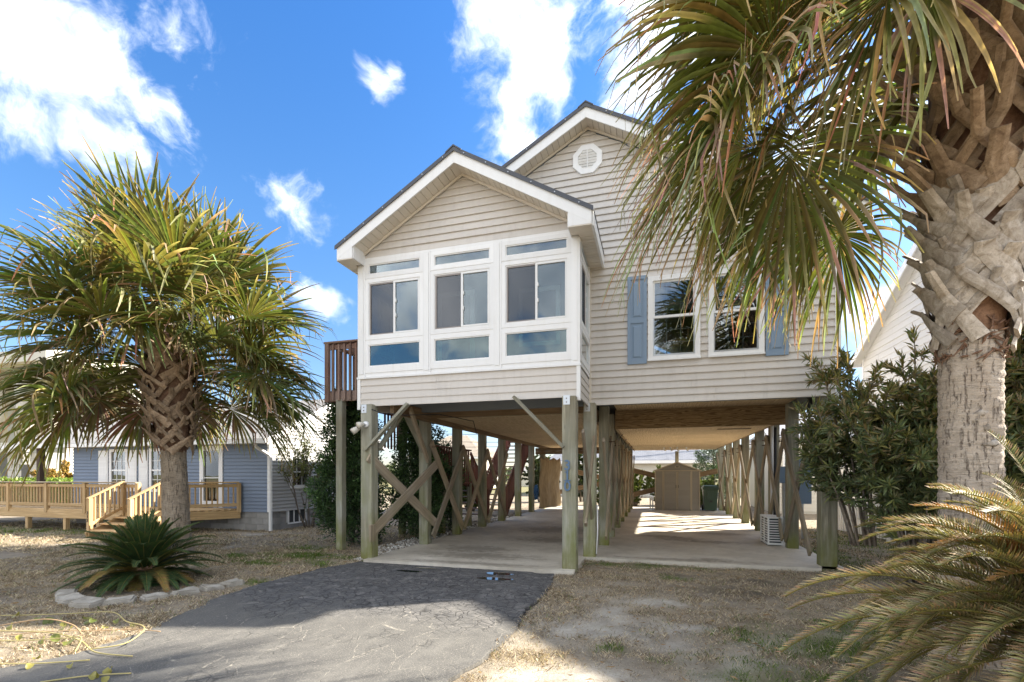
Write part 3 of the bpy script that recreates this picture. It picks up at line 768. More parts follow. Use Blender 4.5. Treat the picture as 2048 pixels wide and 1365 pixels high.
MB().box(vx - .008, vx + .008, WY - .052, WY - .030, vz - .17, vz + .17).build('slat', 'white', vent)

# --- roofs
def gable_roof(px, pz, sl, x0, x1, y0, y1, wallx0, wallx1, wally, thick=.16, panels=True, right_gutter=True):
    """roof over a front gable: ridge along y at (px, pz), eaves at x0/x1, front edge y0, wall plane wally"""
    rf = MB()
    for xe in (x0, x1):
        ze = pz - abs(xe - px) * sl
        s = 1 if xe > px else -1
        rf.prism([(px, y0 - .02, pz), (xe + s * .03, y0 - .02, ze - .03 * sl), (xe + s * .03, y0 - .02, ze - .03 * sl - .035), (px, y0 - .02, pz - .035)], (0, y1 - y0 + .02, 0))
    roof = rf.build('roof', 'roofmetal', H)
    MB().prism([(px - .14, y0 - .035, pz - .14 * sl + .004), (px, y0 - .035, pz + .022), (px + .14, y0 - .035, pz - .14 * sl + .004), (px + .14, y0 - .035, pz - .14 * sl - .02), (px, y0 - .035, pz - .002), (px - .14, y0 - .035, pz - .14 * sl - .02)], (0, y1 - y0, 0)).build('ridge_cap', 'roofmetal', roof)
    fh = .215
    for xe in (x0, x1):
        ze = pz - abs(xe - px) * sl; s = 1 if xe > px else -1
        # drip edge and white rake board
        MB().prism([(px, y0 - .026, pz - .01), (xe + s * .03, y0 - .026, ze - .01 - .03 * sl), (xe + s * .03, y0 - .026, ze - .075 - .03 * sl), (px, y0 - .026, pz - .075)], (0, .012, 0)).build('drip_edge', 'roofmetal', roof)
        for q in range(6):
            u = (q + .5) / 6; bx = px + (xe - px) * u; bz = pz - abs(bx - px) * sl - .045
            MB().tube([(bx, y0 - .033, bz), (bx, y0 - .024, bz)], .009, 6).build('screw', 'metal', roof)
        MB().prism([(px, y0, pz - .04), (xe, y0, ze - .04), (xe, y0, ze - .04 - fh), (px, y0, pz - .04 - fh)], (0, .025, 0)).build('rake_board', 'white', roof)
        # soffit under the rake, board by board
        zo = -.04 - fh + .03
        L = abs(xe - px); nb = int(L / .105); yA, yB = y0 + .026, wally - .0225
        for i in range(nb):
            u0 = i / nb * L; u1 = (i + 1) / nb * L - .007
            xa, xb = px + s * u0, px + s * u1
            za, zb = pz - u0 * sl + zo, pz - u1 * sl + zo
            MB().prism([(xa, yA, za), (xb, yA, zb), (xb, yA, zb + .012), (xa, yA, za + .012)], (0, yB - yA, 0)).build('soffit_board', 'soffit', roof)
        MB().prism([(px, yA, pz + zo + .014), (xe, yA, ze + zo + .014), (xe, yA, ze + zo + .03), (px, yA, pz + zo + .03)], (0, yB - yA, 0)).build('soffit_groove', 'rust', roof)
        # trim along the wall under the soffit
        MB().prism([(px, wally - .048, pz + zo - .002), (px + s * (L - .16), wally - .048, pz - (L - .16) * sl + zo - .002), (px + s * (L - .16), wally - .048, pz - (L - .16) * sl + zo - .045), (px, wally - .048, pz + zo - .045)], (0, .025, 0)).build('frieze_trim', 'soffit', roof)
        # eave: fascia, soffit along the side and the boxed return at the front
        wx = wallx0 if s < 0 else wallx1
        zf = ze - .04 - fh - .02
        MB().prism([(xe, y0 + .03, ze - .05), (xe + s * .02, y0 + .03, ze - .05), (xe + s * .02, y0 + .03, zf), (xe, y0 + .03, zf)], (0, y1 - y0 - .03, 0)).build('fascia', 'white', roof)
        ns = int((min(y1, wally + 1.4) - y0 - .3) / .11)
        for i in range(ns):
            ya = y0 + .28 + i * .11
            MB().box(min(xe, wx), max(xe, wx), ya, ya + .103, zf, zf + .012).build('soffit_board', 'soffit', roof)
        ys = y0 + .28 + ns * .11
        MB().box(min(xe, wx), max(xe, wx), ys, y1, zf, zf + .012).build('soffit_panel', 'soffit', roof)
        MB().box(min(xe, wx), max(xe, wx), y0 + .27, y1, zf + .0125, zf + .03).build('soffit_groove', 'rust', roof)
        inner = wx - s * .12
        zi = pz - abs(inner - px) * sl - .04 - fh
        MB().prism([(xe, y0 + .002, zf + .012), (xe, y0 + .002, ze - .05), (xe - s * .02, y0 + .002, ze - .05), (inner, y0 + .002, zi + .02), (inner, y0 + .002, zf + .012)], (0, .022, 0)).build('eave_return', 'white', roof)
        MB().prism([(inner, y0 + .026, zf + .012), (inner, y0 + .026, zi + .04), (inner - s * .015, y0 + .026, zi + .04), (inner - s * .015, y0 + .026, zf + .012)], (0, wally - y0 - .034, 0)).build('eave_return', 'white', roof)
        MB().box(min(xe, inner), max(xe, inner), y0 + .004, y0 + .268, zf - .006, zf + .010).build('soffit_panel', 'soffit', roof)
    return roof
gable_roof(PKX, PKZ + .05, SL, WX0 - .30, WX1 + .32, WY - .34, WYB + .3, WX0, WX1, WY)
SPX, SPZ, SSL = -3.16, 6.93, .585
sroof = gable_roof(SPX, SPZ, SSL, -5.40, -.915, 7.36, WY + .02, SX0, SX1, SY)
MB().box(-.925, -.885, 7.40, WY - .02, 5.33, 5.52).build('gutter', 'white', sroof)

# --- sunroom: gable, glazing, base
sg0 = 5.50
gzs = SPZ - .235
swall = MB().prism([(SX0, SY + .02, sg0), (SX1, SY + .02, sg0), (SPX, SY + .02, gzs)], (0, .08, 0)).build('sunroom_wall', 'room', H)
clapboard('siding_board', swall, 'siding', 'x', SY + .02, -1, SX0 + .02, SX1 - .05, sg0, gzs, .034, (), (SPX, gzs, SSL))
MB().box(SX0 + .03, SX1 - .06, SY - .012, SY + .02, sg0 - .045, sg0 - .005).build('trim', 'white', swall)
SBZ = 2.80; SBT = 3.33
MB().box(SX0 + .02, SX1 - .02, SY + .0, SY + .09, SBZ + .01, SBT).build('sunroom_base', 'room', swall)
clapboard('siding_board', swall, 'siding', 'x', SY, -1, SX0 + .03, SX1 - .035, SBZ, SBT - .035, .022)
clapboard('siding_board', swall, 'siding', 'y', SX1 - .02, 1, SY + .03, WY - .046, SBZ, SBT - .035, .022)
clapboard('siding_boards', swall, 'siding', 'y', SX0 + .02, -1, SY + .03, WY - .0, SBZ, SBT - .035, .022, join=True)
for x in (SX0 - .012, SX1 - .048):
    MB().box(x, x + .06, SY - .034, SY + .05, SBZ - .06, SBT - .03).build('corner_trim', 'white', swall)
# white framing: corner posts, mullions, head and sill
fr = MB()
yF0, yF1 = SY - .02, SY + .07
cols = [(SX0 - .005, SX0 + .15), (-3.90, -3.755), (-2.60, -2.455), (SX1 - .13, SX1 + .005)]
for c0, c1 in cols:
    MB().box(c0, c1, yF0 - .012, yF1, SBT + .001, sg0 - .046).build('mullion', 'white', swall)
    MB().box(c0 + .03, c1 - .035, yF0 - .022, yF0 - .0125, SBT + .05, sg0 - .07).build('mullion_cover', 'white', swall)
MB().box(SX0 - .02, SX1 + .02, SY - .045, SY + .08, SBT - .035, SBT - .002).build('sill', 'white', swall)
def glazed(a0, a1, axis, plane, sgn, parent, tealp='glassteal', mull=True):
    """one bay: transom light, two sliding sashes, lower light"""
    def bx(m, u0, u1, d0, d1, z0, z1):
        lo, hi = sorted((plane + sgn * d0, plane + sgn * d1))
        return m.box(u0, u1, lo, hi, z0, z1) if axis == 'x' else m.box(lo, hi, u0, u1, z0, z1)
    tiers = [(3.40, 3.98), (4.0, 5.09), (5.115, 5.44)]
    root = swall
    for z0, z1, dd in ((SBT + .001, 3.40, .0), (3.98, 4.0, .004), (5.09, 5.115, .004), (5.44, sg0 - .046, .002)): bx(MB(), a0, a1, -.05, dd, z0, z1).build('window_rail', 'white', swall)
    for (z0, z1), gm, mg in zip(tiers, (tealp, None, 'glass'), (.115, .07, .075)):
        f = MB()
        sd = .065
        bx(f, a0, a0 + sd, -.045, .012, z0, z1); bx(f, a1 - sd, a1, -.045, .012, z0, z1)
        zb = z0 + mg; zt = z1 - (.07 if gm else .055)
        bx(f, a0 + sd, a1 - sd, -.045, .012, z0, zb); bx(f, a0 + sd, a1 - sd, -.045, .012, zt, z1)
        f.build('frame', 'white', root)
        u0, u1 = a0 + sd, a1 - sd
        bd = MB(); q = .018
        bx(bd, u0, u0 + q, -.03, .0, zb, zt); bx(bd, u1 - q, u1, -.03, .0, zb, zt); bx(bd, u0 + q, u1 - q, -.03, .0, zb, zb + q); bx(bd, u0 + q, u1 - q, -.03, .0, zt - q, zt)
        bd.build('bead', 'white', root)
        if gm:
            bx(MB(), u0 + q, u1 - q, -.022, -.018, zb + q, zt - q).build('pane', gm, root)
        else:
            um = (u0 + u1) / 2 - .01
            sash = MB(); t = .036     # right sash, white, in front
            bx(sash, um, um + t, -.035, .006, zb + q, zt - q); bx(sash, u1 - q - t * .6, u1 - q, -.035, .006, zb + q, zt - q)
            bx(sash, um + t, u1 - q - t * .6, -.035, .006, zb + q, zb + q + t * .7); bx(sash, um + t, u1 - q - t * .6, -.035, .006, zt - q - t * .7, zt - q)
            sash.build('sash', 'white', root)
            bx(MB(), um + t, u1 - q - t * .6, -.022, -.018, zb + q + t * .7, zt - q - t * .7).build('pane', 'glass', root)
            sf = MB(); t = .028       # left half: sash behind a taupe insect screen
            bx(sf, u0 + q, u0 + q + t, -.03, .002, zb + q, zt - q); bx(sf, um - .006, um, -.03, .0, zb + q, zt - q)
            bx(sf, u0 + q + t, um - .006, -.03, .002, zb + q, zb + q + t * .6); bx(sf, u0 + q + t, um - .006, -.03, .002, zt - q - t, zt - q)
            sf.build('screen_frame', 'screenf', root)
            bx(MB(), u0 + q + t, um - .006, -.016, -.012, zb + q + t * .6, zt - q - t).build('screen_pane', SCR, root)
            for zz in (.35, .62):
                z = zb + (zt - zb) * zz
                bx(MB(), um + t * 1.2, um + t * 1.2 + .018, -.018, .012, z - .03, z + .03).build('latch', 'white', root)
    return root
def m_screen():
    k = Nt('screened_glass'); tr = k.node('ShaderNodeBsdfTransparent'); tr.inputs[0].default_value = (.62, .64, .66, 1)
    df = k.node('ShaderNodeBsdfDiffuse'); df.inputs['Color'].default_value = (.085, .105, .135, 1)
    gl = k.node('ShaderNodeBsdfGlossy'); gl.inputs['Roughness'].default_value = .04
    ms = k.node('ShaderNodeMixShader'); ms.inputs[0].default_value = .5; k.l.new(tr.outputs[0], ms.inputs[1]); k.l.new(df.outputs[0], ms.inputs[2])
    m2 = k.node('ShaderNodeMixShader'); m2.inputs[0].default_value = .07; k.l.new(ms.outputs[0], m2.inputs[1]); k.l.new(gl.outputs[0], m2.inputs[2])
    k.l.new(m2.outputs[0], k.out.inputs[0]); return k.m
SCR = m_screen()
for a, b in zip(cols[:-1], cols[1:]): glazed(a[1], b[0], 'x', SY - .015, -1, swall)
glazed(SY + .10, WY - .06, 'y', SX1, 1, swall)
glazed(SY + .10, WY - .06, 'y', SX0, -1, swall)
# inside the sunroom
MB().box(SX0 + .05, SX1 - .05, SY + .09, WY - .03, SBT - .04, SBT - .0).build('sunroom_floor', 'room', swall)
MB().box(SX0 + .02, SX1 - .02, SY + .10, WY - .03, 5.47, 5.49).build('sunroom_ceiling', 'room', swall)
mm = MB()
mm.box(-4.2, -3.4, WY - .05, WY - .024, SBT, 5.2); mm.build('inner_door', 'white', swall)
MB().box(-4.1, -3.5, WY - .056, WY - .0505, 3.6, 5.1).build('inner_door_pane', 'dark', swall)
mm = MB(); mm.box(-2.5, -1.7, WY - .05, WY - .024, 4.0, 5.1); mm.build('inner_window', 'white', swall)
MB().box(-2.42, -1.78, WY - .056, WY - .0505, 4.08, 5.02).build('inner_window_pane', 'dark', swall)

# --- stilts, girders, braces and ceiling of the carport
PW = .205
left_y = [9.53, 11.3, 13.15, 15.0, 16.95, 18.95, 21.0]; LX = -4.76
mid_y = [10.45, 11.9, 14.0, 15.87, 17.8, 19.8, 21.8]; MX = -1.03
right_y = [11.08, 12.65, 14.28, 16.4, 18.1, 19.85, 22.0]; RX = 2.68
def post(x, y, z1, z0=.05, w=PW): return board('post', (x, y, z0), (x, y, z1), w, w, 'post', H, (1, 0, 0), .012)
post(-4.97, 7.72, 2.82, 0, .225); post(-1.30, 7.72, 2.80, 0, .225)
post(-1.14, 8.95, 2.86, 0, .22); post(2.72, 9.12, 3.0, 0, .24)
for y in left_y: post(LX, y, 3.0)
for y in mid_y: post(MX, y, 3.0)
for y in right_y: post(RX, y, 3.0)
# steel straps at the post heads
for x, y, z in ((-4.97, 7.72, 2.66), (-1.30, 7.72, 2.66), (-1.14, 8.95, 2.70)):
    m = MB(); m.box(x - .09, x + .015, y - .121, y - .114, z, z + .15); st = m.build('strap', 'metal', H)
    for q in (.04, .1): MB().tube([(x - .04, y - .128, z + q), (x - .04, y - .118, z + q)], .010, 6).build('bolt', 'rust', st)
# X bracing between neighbouring posts; wide boards bolted to the posts' sides
def xbrace(x, ya, yb, zlo, zhi, off, mat='brace', w=.17):
    board('cross_brace', (x + off, ya, zhi), (x + off, yb, zlo), w, .042, mat, H, (0, 0, 1))
    board('cross_brace', (x + off + .045 * (1 if off > 0 else -1), ya, zlo), (x + off + .045 * (1 if off > 0 else -1), yb, zhi), w, .042, mat, H, (0, 0, 1))
    for y, z in ((ya, zhi - .05), (yb, zlo + .05)):
        pass
def bolt(x, y, z, dx): MB().tube([(x, y, z), (x + dx, y, z)], .011, 6).build('bolt', 'rust', H)
ly = [7.72] + left_y
lx0 = -4.97
board('cross_brace', (-4.90, 7.58, 1.88), (-4.62, 9.72, .50), .19, .045, 'brace', H, (0, 0, 1))
board('cross_brace', (-4.86, 7.60, .50), (-4.58, 9.70, 1.78), .19, .045, 'brace', H, (0, 0, 1))
board('blocking', (-4.845, 7.62, .36), (-4.845, 7.62, .66), .05, .16, 'brace', H, (1, 0, 0))
for i in range(1, len(ly) - 1):
    xbrace(LX, ly[i] + .02, ly[i + 1] + .04, .22, 2.25, PW / 2 + .03)
    bolt(LX + .1, ly[i] + .02, 2.15, .14); bolt(LX + .1, ly[i + 1] + .02, 2.15, .14)
    if i > 2: break
my = [8.95] + mid_y
for i in range(0, len(my) - 1):
    xbrace(MX, my[i] + .12, my[i + 1] + .02, .38, 2.35 if i else 2.2, PW / 2 + .02, 'brace', .14)
    bolt(MX + .1, my[i + 1], 2.25, .12)
xbrace(-1.22, 7.74, 8.9, .75, 2.25, .12, 'brace', .11)
ry = [9.12] + right_y
for i in range(len(ry) - 1):
    xbrace(RX, ry[i] + (.1 if i == 0 else 0), ry[i + 1], .22, 2.45, -(PW / 2 + .03), 'brace', .15)
    for z in (2.36, 2.24): bolt(RX - .1, ry[i + 1], z, -.15)
# knee braces at the front of the sunroom
board('knee_brace', (-4.98, 7.60, 1.98), (-4.16, 7.66, 2.80), .11, .05, 'post', H, (0, 1, 0))
board('knee_brace', (-2.22, 7.66, 2.83), (-1.38, 7.60, 1.98), .13, .05, 'post', H, (0, 1, 0))
board('knee_brace', (-4.70, 9.35, 2.05), (-4.70, 8.55, 2.78), .14, .05, 'post', H, (1, 0, 0))
board('knee_brace', (-4.86, 7.85, 2.02), (-4.86, 8.75, 2.80), .10, .05, 'post', H, (1, 0, 0))
board('knee_brace', (-4.4, 8.2, 2.78), (-4.66, 9.45, 1.85), .12, .05, 'brace', H, (0, 0, 1))
# girders
board('girder', (SX0 + .1, 7.90, 2.93), (SX1 - .1, 7.90, 2.93), .20, .10, 'beam', H, (0, 0, 1))
for z in (2.86, 2.99): board('girder', (-4.9, 9.52, z - .03), (-1.2, 9.52, z - .03), .135, .09, 'beam', H, (0, 0, 1))
board('girder', (-4.62, 7.9, 2.79), (-4.62, 22.9, 2.79), .24, .08, 'beam', H, (0, 0, 1))
board('girder', (-1.2, 9.1, 2.80), (-1.2, 22.9, 2.80), .26, .08, 'beam', H, (0, 0, 1))
for z in (2.45, 2.58): board('girder', (-4.7, 19.4, z), (-1.2, 19.4, z), .125, .09, 'beam', H, (0, 0, 1))
MB().box(-.9, 2.78, 11.80, 11.86, 2.64, 3.10).build('plywood_girder', 'girder', H)
MB().box(-.92, -.87, 11.87, 22.9, 2.64, 3.1).build('plywood_girder', 'girder', H)
MB().box(2.53, 2.58, 11.87, 22.9, 2.66, 3.1).build('plywood_girder', 'girder', H)
# ceiling: plywood panels with open joints
def ceiling(x0, x1, y0, y1, z, px, py):
    x = x0
    while x < x1 - .05:
        xe = min(x1, x + px); y = y0
        while y < y1 - .05:
            ye = min(y1, y + py); dz = random.uniform(-.004, .004)
            MB().box(x, xe - .008, y, ye - .008, z + dz, z + .012 + dz).build('ceiling_panel', 'ply', H); y = ye
        x = xe
ceiling(-.86, 2.8, 9.06, 11.79, 3.08, 1.83, 1.4)
ceiling(-.86, 2.52, 11.87, 22.9, 2.66, 1.69, 2.44)
ceiling(-4.57, -1.25, 9.58, 22.9, 2.78, 1.66, 2.44)
ceiling(-5.1, -1.2, 7.92, 9.47, 3.02, 1.95, 1.55)
MB().box(WX0, WX1, WY + .02, WYB, 3.105, 3.14).build('subfloor', 'dark', H)
MB().box(SX0 + .02, SX1 - .02, SY + .05, WY, 3.06, 3.09).build('subfloor', 'dark', H)
board('access_hatch', (1.45, 12.7, 2.652), (2.2, 12.7, 2.652), .16, .012, 'beam', H, (0, 1, 0))
for x in (.35, .6, .85, 1.2): MB().tube([(x, 20.5, 2.65), (x + .02, 20.5, 2.56), (x + .08, 20.48, 2.52)], .035, 8).build('ceiling_hook', 'white', H)
# rear braces behind the shed, seen on either side
board('rear_post', (.95, 22.9, .05), (.95, 22.9, 2.6), .15, .15, 'post', H)
board('rear_brace', (-.95, 22.6, 1.75), (.9, 22.6, 1.30), .22, .05, 'beam', H, (0, 0, 1))
board('rear_brace', (-.95, 22.6, .65), (.9, 22.6, 1.10), .22, .05, 'beam', H, (0, 0, 1))
board('rear_brace', (1.0, 22.6, 1.35), (2.6, 22.6, 1.72), .22, .05, 'beam', H, (0, 0, 1))
board('rear_brace', (-4.5, 22.8, 1.9), (-1.4, 22.8, 1.2), .22, .05, 'beam', H, (0, 0, 1))
board('rear_brace', (-4.5, 22.8, .7), (-1.4, 22.8, 1.35), .22, .05, 'beam', H, (0, 0, 1))
# drain pipe and cables under the right corner
MB().tube([(2.3, 9.3, 3.02), (2.5, 9.45, 2.98), (2.58, 9.5, 2.86), (2.56, 9.5, 2.62)], .045, 8).build('drain_pipe', 'cable', H, True)
MB().tube([(-1.0, 8.86, 1.0), (-.99, 8.85, .55), (-1.01, 8.84, .12)], .012, 6).build('conduit', 'white', H, True)
MB().tube([(2.58, 12.35, .1), (2.58, 12.35, 2.9)], .035, 8).build('conduit', 'white', H, True)
MB().tube([(2.56, 12.0, .55), (2.57, 12.02, 1.3), (2.56, 11.95, 2.6)], .03, 6).build('refrigerant_line', 'cable', H, True)
# loose cables drooping from the ceiling by the mid row
for y in (13.2, 15.0, 17.0, 18.8):
    MB().tube([(-.95, y - .5, 2.62), (-.9, y - .2, 2.45), (-.86, y, 2.58), (-.84, y + .3, 2.64)], .012, 5).build('cable', 'cable', H, True)
MB().tube([(-4.85, 7.60, 2.72), (-4.7, 7.62, 2.66), (-4.3, 7.8, 2.62), (-4.0, 8.6, 2.72), (-3.6, 9.4, 2.66), (-3.55, 9.45, 2.4)], .009, 5).build('cable', 'cable', H, True)
# house number on the front stilt
yq = 7.72 - .1125
for i, ch in enumerate('310'):
    z = 1.695 - i * .165
    mw = Matrix.Translation((-1.325, yq - .012, z)) @ Matrix.Rotation(R(90), 4, 'X')
    o = text_obj(ch, .225, 'digit', H, 'number_digit', mw, .008)
    if ch == '1':
        MB().box(-1.375, -1.275, yq - .020, yq - .004, z - .078, z - .062).build('number_serif', 'digit', o)
        MB().box(-1.365, -1.325, yq - .020, yq - .004, z + .055, z + .069).build('number_serif', 'digit', o)
# twin flood lamp on the left stilt
fl = empty('flood_lamp', (-5.0, 7.6, 2.45), 'white twin floodlight fixed to the left front stilt', 'lamp')
MB().tube([(-4.96, 7.61, 2.45), (-4.96, 7.57, 2.45)], .055, 12).build('base_plate', 'white', fl, True)
for dx, dz, px_, pz_ in ((-.02, .0, -.05, -.03), (-.10, -.06, -.16, -.14)):
    a_ = Vector((-4.96 + dx, 7.53, 2.45 + dz)); b_ = Vector((-4.96 + px_ - .02, 7.44, 2.45 + pz_))
    h = MB().tube([(-4.96, 7.575, 2.45), a_], .014, 6).build('arm', 'metal', fl, True)
    d_ = (b_ - a_)
    MB().tube([a_ - d_ * .2, a_, a_ + d_ * .5, b_], [.02, .035, .055, .06], 12).build('lamp_head', 'lamp', fl, True)

# --- raised side deck behind the sunroom
sd = empty('side_deck', (-6.1, 9.2, 0), 'small raised red-brown timber deck with baluster rail left of the sunroom', 'deck')
dk0, dk1, dy0, dy1 = -6.50, -5.24, 8.55, 11.4
board('post', (-6.22, 8.62, 0), (-6.22, 8.62, 3.1), .15, .15, 'post', sd, (1, 0, 0), .01)
board('post', (-5.92, 9.34, 0), (-5.92, 9.34, 3.1), .15, .15, 'post', sd, (1, 0, 0), .01)
board('post', (-6.3, 11.3, 0), (-6.3, 11.3, 3.1), .15, .15, 'post', sd, (1, 0, 0), .01)
for i in range(9): board('deck_board', (dk0 + .07 + i * .142, dy0 + .05, 3.27), (dk0 + .07 + i * .142, dy1, 3.27), .135, .035, 'redgrey', sd, (1, 0, 0))
board('rim_joist', (dk0, dy0 + .02, 3.16), (dk1, dy0 + .02, 3.16), .2, .04, 'redgrey', sd, (0, 0, 1))
board('rim_joist', (dk0 + .02, dy0, 3.16), (dk0 + .02, dy1, 3.16), .2, .04, 'redgrey', sd, (0, 0, 1))
board('top_rail', (dk0 - .04, dy0, 4.26), (dk1, dy0, 4.26), .15, .04, 'redgrey', sd, (0, 1, 0))
board('top_rail', (dk0, dy0 + .08, 4.255), (dk0, dy1, 4.255), .14, .04, 'redgrey', sd, (1, 0, 0))
board('rail', (dk0, dy0, 4.17), (dk1, dy0, 4.17), .10, .035, 'redgrey', sd, (0, 0, 1))
board('newel', (dk0 + .03, dy0 - .03, 3.04), (dk0 + .03, dy0 - .03, 4.24), .09, .09, 'redgrey', sd, (1, 0, 0))
for i in range(8):
    x = dk0 + .17 + i * .135; board('baluster', (x, dy0 - .035, 3.07), (x, dy0 - .035, 4.22), .04, .04, 'redgrey', sd, (1, 0, 0), .003)
for i in range(18):
    y = dy0 + .2 + i * .15; board('baluster', (dk0 - .02, y, 3.07), (dk0 - .02, y, 4.22), .04, .04, 'redgrey', sd, (1, 0, 0), .003)
board('rail', (dk1 + .02, dy1 - .2, 3.9), (dk0 + .3, dy0 + .3, 4.2), .14, .035, 'redgrey', sd, (0, 0, 1))

# ------------------------------------------------------------------ the red staircase and clutter behind the carport
stc = empty('red_staircase', (-5.4, 17, 0), 'dark red timber staircase with baluster rails left of the carport', 'staircase')
def stair_run(xa, xb, y0, z0, y1, z1, n):
    for i in range(n):
        u = (i + .5) / n; y = y0 + (y1 - y0) * u; z = z0 + (z1 - z0) * (i + 1) / n
        board('tread', (xa, y, z), (xb, y, z), .26, .04, 'redgrey', stc, (0, 1, 0))
    for x in (xa, xb):
        board('stringer', (x, y0, z0), (x, y1, z1), .25, .045, 'redwood', stc, (0, 0, 1))
        board('hand_rail', (x, y0, z0 + .95), (x, y1, z1 + .95), .10, .045, 'redwood', stc, (0, 0, 1))
        k = int(abs(y1 - y0) / .13)
        for j in range(k + 1):
            u = j / k; y = y0 + (y1 - y0) * u; z = z0 + (z1 - z0) * u
            board('baluster', (x + .03, y, z + .02), (x + .03, y, z + .93), .038, .038, 'redwood', stc, (1, 0, 0), .003)
        board('newel', (x, y0, 0), (x, y0, z0 + 1.0), .09, .09, 'redwood', stc, (1, 0, 0))
stair_run(-6.25, -5.25, 17.0, .05, 20.9, 3.0, 16)
stair_run(-6.3, -5.3, 15.2, .05, 13.6, 1.25, 6)
board('landing', (-6.3, 12.5, 1.3), (-5.25, 12.5, 1.3), 2.1, .05, 'redwood', stc, (0, 1, 0))
for i in range(17):
    y = 10.9 + i * .155
    board('baluster', (-5.28, y, 1.2), (-5.28, y, 2.25), .04, .04, 'redwood', stc, (1, 0, 0), .003)
    board('baluster', (-6.45, y - .2, 2.2), (-6.45, y - .2, 3.3), .04, .04, 'redwood', stc, (1, 0, 0), .003)
board('top_rail', (-5.28, 10.8, 2.27), (-5.28, 13.5, 2.27), .12, .04, 'redwood', stc, (1, 0, 0))
board('top_rail', (-6.45, 10.6, 3.3), (-6.45, 13.4, 3.3), .12, .04, 'redwood', stc, (1, 0, 0))
for x, y in ((-5.3, 11.6), (-6.2, 11.6), (-5.3, 13.5), (-6.2, 13.5)): board('post', (x, y, 0), (x, y, 1.3), .12, .12, 'post', stc, (1, 0, 0))
# burlap sheet hanging by the rear stilt
m = MB(); nu, nv = 14, 16
for j in range(nv + 1):
    for i in range(nu + 1):
        u, v_ = i / nu, j / nv
        wd_ = .80 + .20 * v_ ** .7
        yy = 19.4 + (u - .15 * v_) * 1.9 * wd_
        m.v.append((-4.52 + u * .55 + .05 * math.sin(u * 16 + v_ * 3) * v_ + .03 * math.sin(v_ * 9), yy, 2.28 - 2.1 * v_ - .09 * math.sin(u * 9.4) ** 2 * (1 - v_)))
for j in range(nv):
    for i in range(nu): m.f.append((j * (nu + 1) + i, j * (nu + 1) + i + 1, (j + 1) * (nu + 1) + i + 1, (j + 1) * (nu + 1) + i))
bl = m.build('burlap_sheet', 'burlap', None, True, label='tan burlap sheet hanging between the rear stilts of the left bay', cat='sheet')
sol = bl.modifiers.new('thickness', 'SOLIDIFY'); sol.thickness = .006
# coiled blue hose on a stilt
m = MB(); pts = []
for i in range(150):
    a = i / 150 * 2 * math.pi * 9; r = .20 + .05 * math.sin(i * .37)
    pts.append((-4.56 + .05 * math.sin(i * .9), 18.95 + r * math.cos(a) * .8, .80 + r * 1.25 * math.sin(a) - .05 * math.cos(i * .21)))
m.tube(pts, .013, 6); m.build('garden_hose', 'hose', None, True, label='coiled blue garden hose hung on a stilt of the left bay', cat='hose')

# --- resin shed
S = empty('storage_shed', (.9, 22.0, .06), 'taupe resin garden shed with double doors at the rear of the carport', 'shed')
sx0, sx1, sy, sw, ss = .02, 1.78, 21.45, 1.70, .06
MB().box(sx0, sx1, sy, sy + 1.3, ss, sw).build('body', 'shed', S)
MB().prism([(sx0, sy, sw), (sx1, sy, sw), ((sx0 + sx1) / 2, sy, 2.05)], (0, 1.3, 0)).build('gable', 'shed', S)
for k_ in range(15):
    z = ss + .06 + k_ * .11
    for a_, b_ in ((sx0 + .05, sx0 + .30), (sx1 - .30, sx1 - .05)):
        MB().prism([(a_, sy, z), (a_, sy - .012, z), (a_, sy - .002, z + .105), (a_, sy, z + .105)], (b_ - a_, 0, 0)).build('plank', 'shed', S)
for i, (a_, b_) in enumerate(((sx0 + .34, (sx0 + sx1) / 2 - .012), ((sx0 + sx1) / 2 + .012, sx1 - .34))):
    dr_ = MB().box(a_, b_, sy - .03, sy - .003, ss + .04, sw - .03).build('door', 'shed', S)
    for k_ in range(14):
        z = ss + .07 + k_ * .112
        MB().prism([(a_ + .03, sy - .03, z), (a_ + .03, sy - .042, z), (a_ + .03, sy - .032, z + .106), (a_ + .03, sy - .03, z + .106)], (b_ - a_ - .06, 0, 0)).build('plank', 'shed', dr_)
    for x in (a_ + .012, b_ - .012): MB().box(x - .012, x + .012, sy - .046, sy - .031, ss + .04, sw - .03).build('edge_trim', 'shedtrim', dr_)
    xh = b_ - .035 if i == 0 else a_ + .035
    MB().box(xh - .012, xh + .012, sy - .062, sy - .047, 1.0, 1.12).build('handle', 'black', dr_)
for x in (sx0, sx0 + .31, sx1 - .31, sx1): MB().box(x - .018, x + .018, sy - .022, sy + .02, ss, sw + .0).build('corner_trim', 'shedtrim', S)
MB().box(sx0 - .02, sx1 + .02, sy - .035, sy + .01, sw - .0, sw + .04).build('lintel', 'shedtrim', S)
rfm = MB(); xm = (sx0 + sx1) / 2
for s_ in (-1, 1):
    rfm = MB().prism([(xm, sy - .08, 2.10), (xm + s_ * .96, sy - .08, sw + .03), (xm + s_ * .96, sy - .08, sw - .015), (xm, sy - .08, 2.055)], (0, 1.45, 0)).build('roof_panel', 'shedtrim', S)
mv = MB(); mv.box(xm - .085, xm + .085, sy - .015, sy - .001, 1.84, 1.92); mv.build('vent', 'shedtrim', S)
MB().box(xm - .06, xm + .06, sy - .02, sy - .0155, 1.86, 1.90).build('vent_opening', 'dark', S)

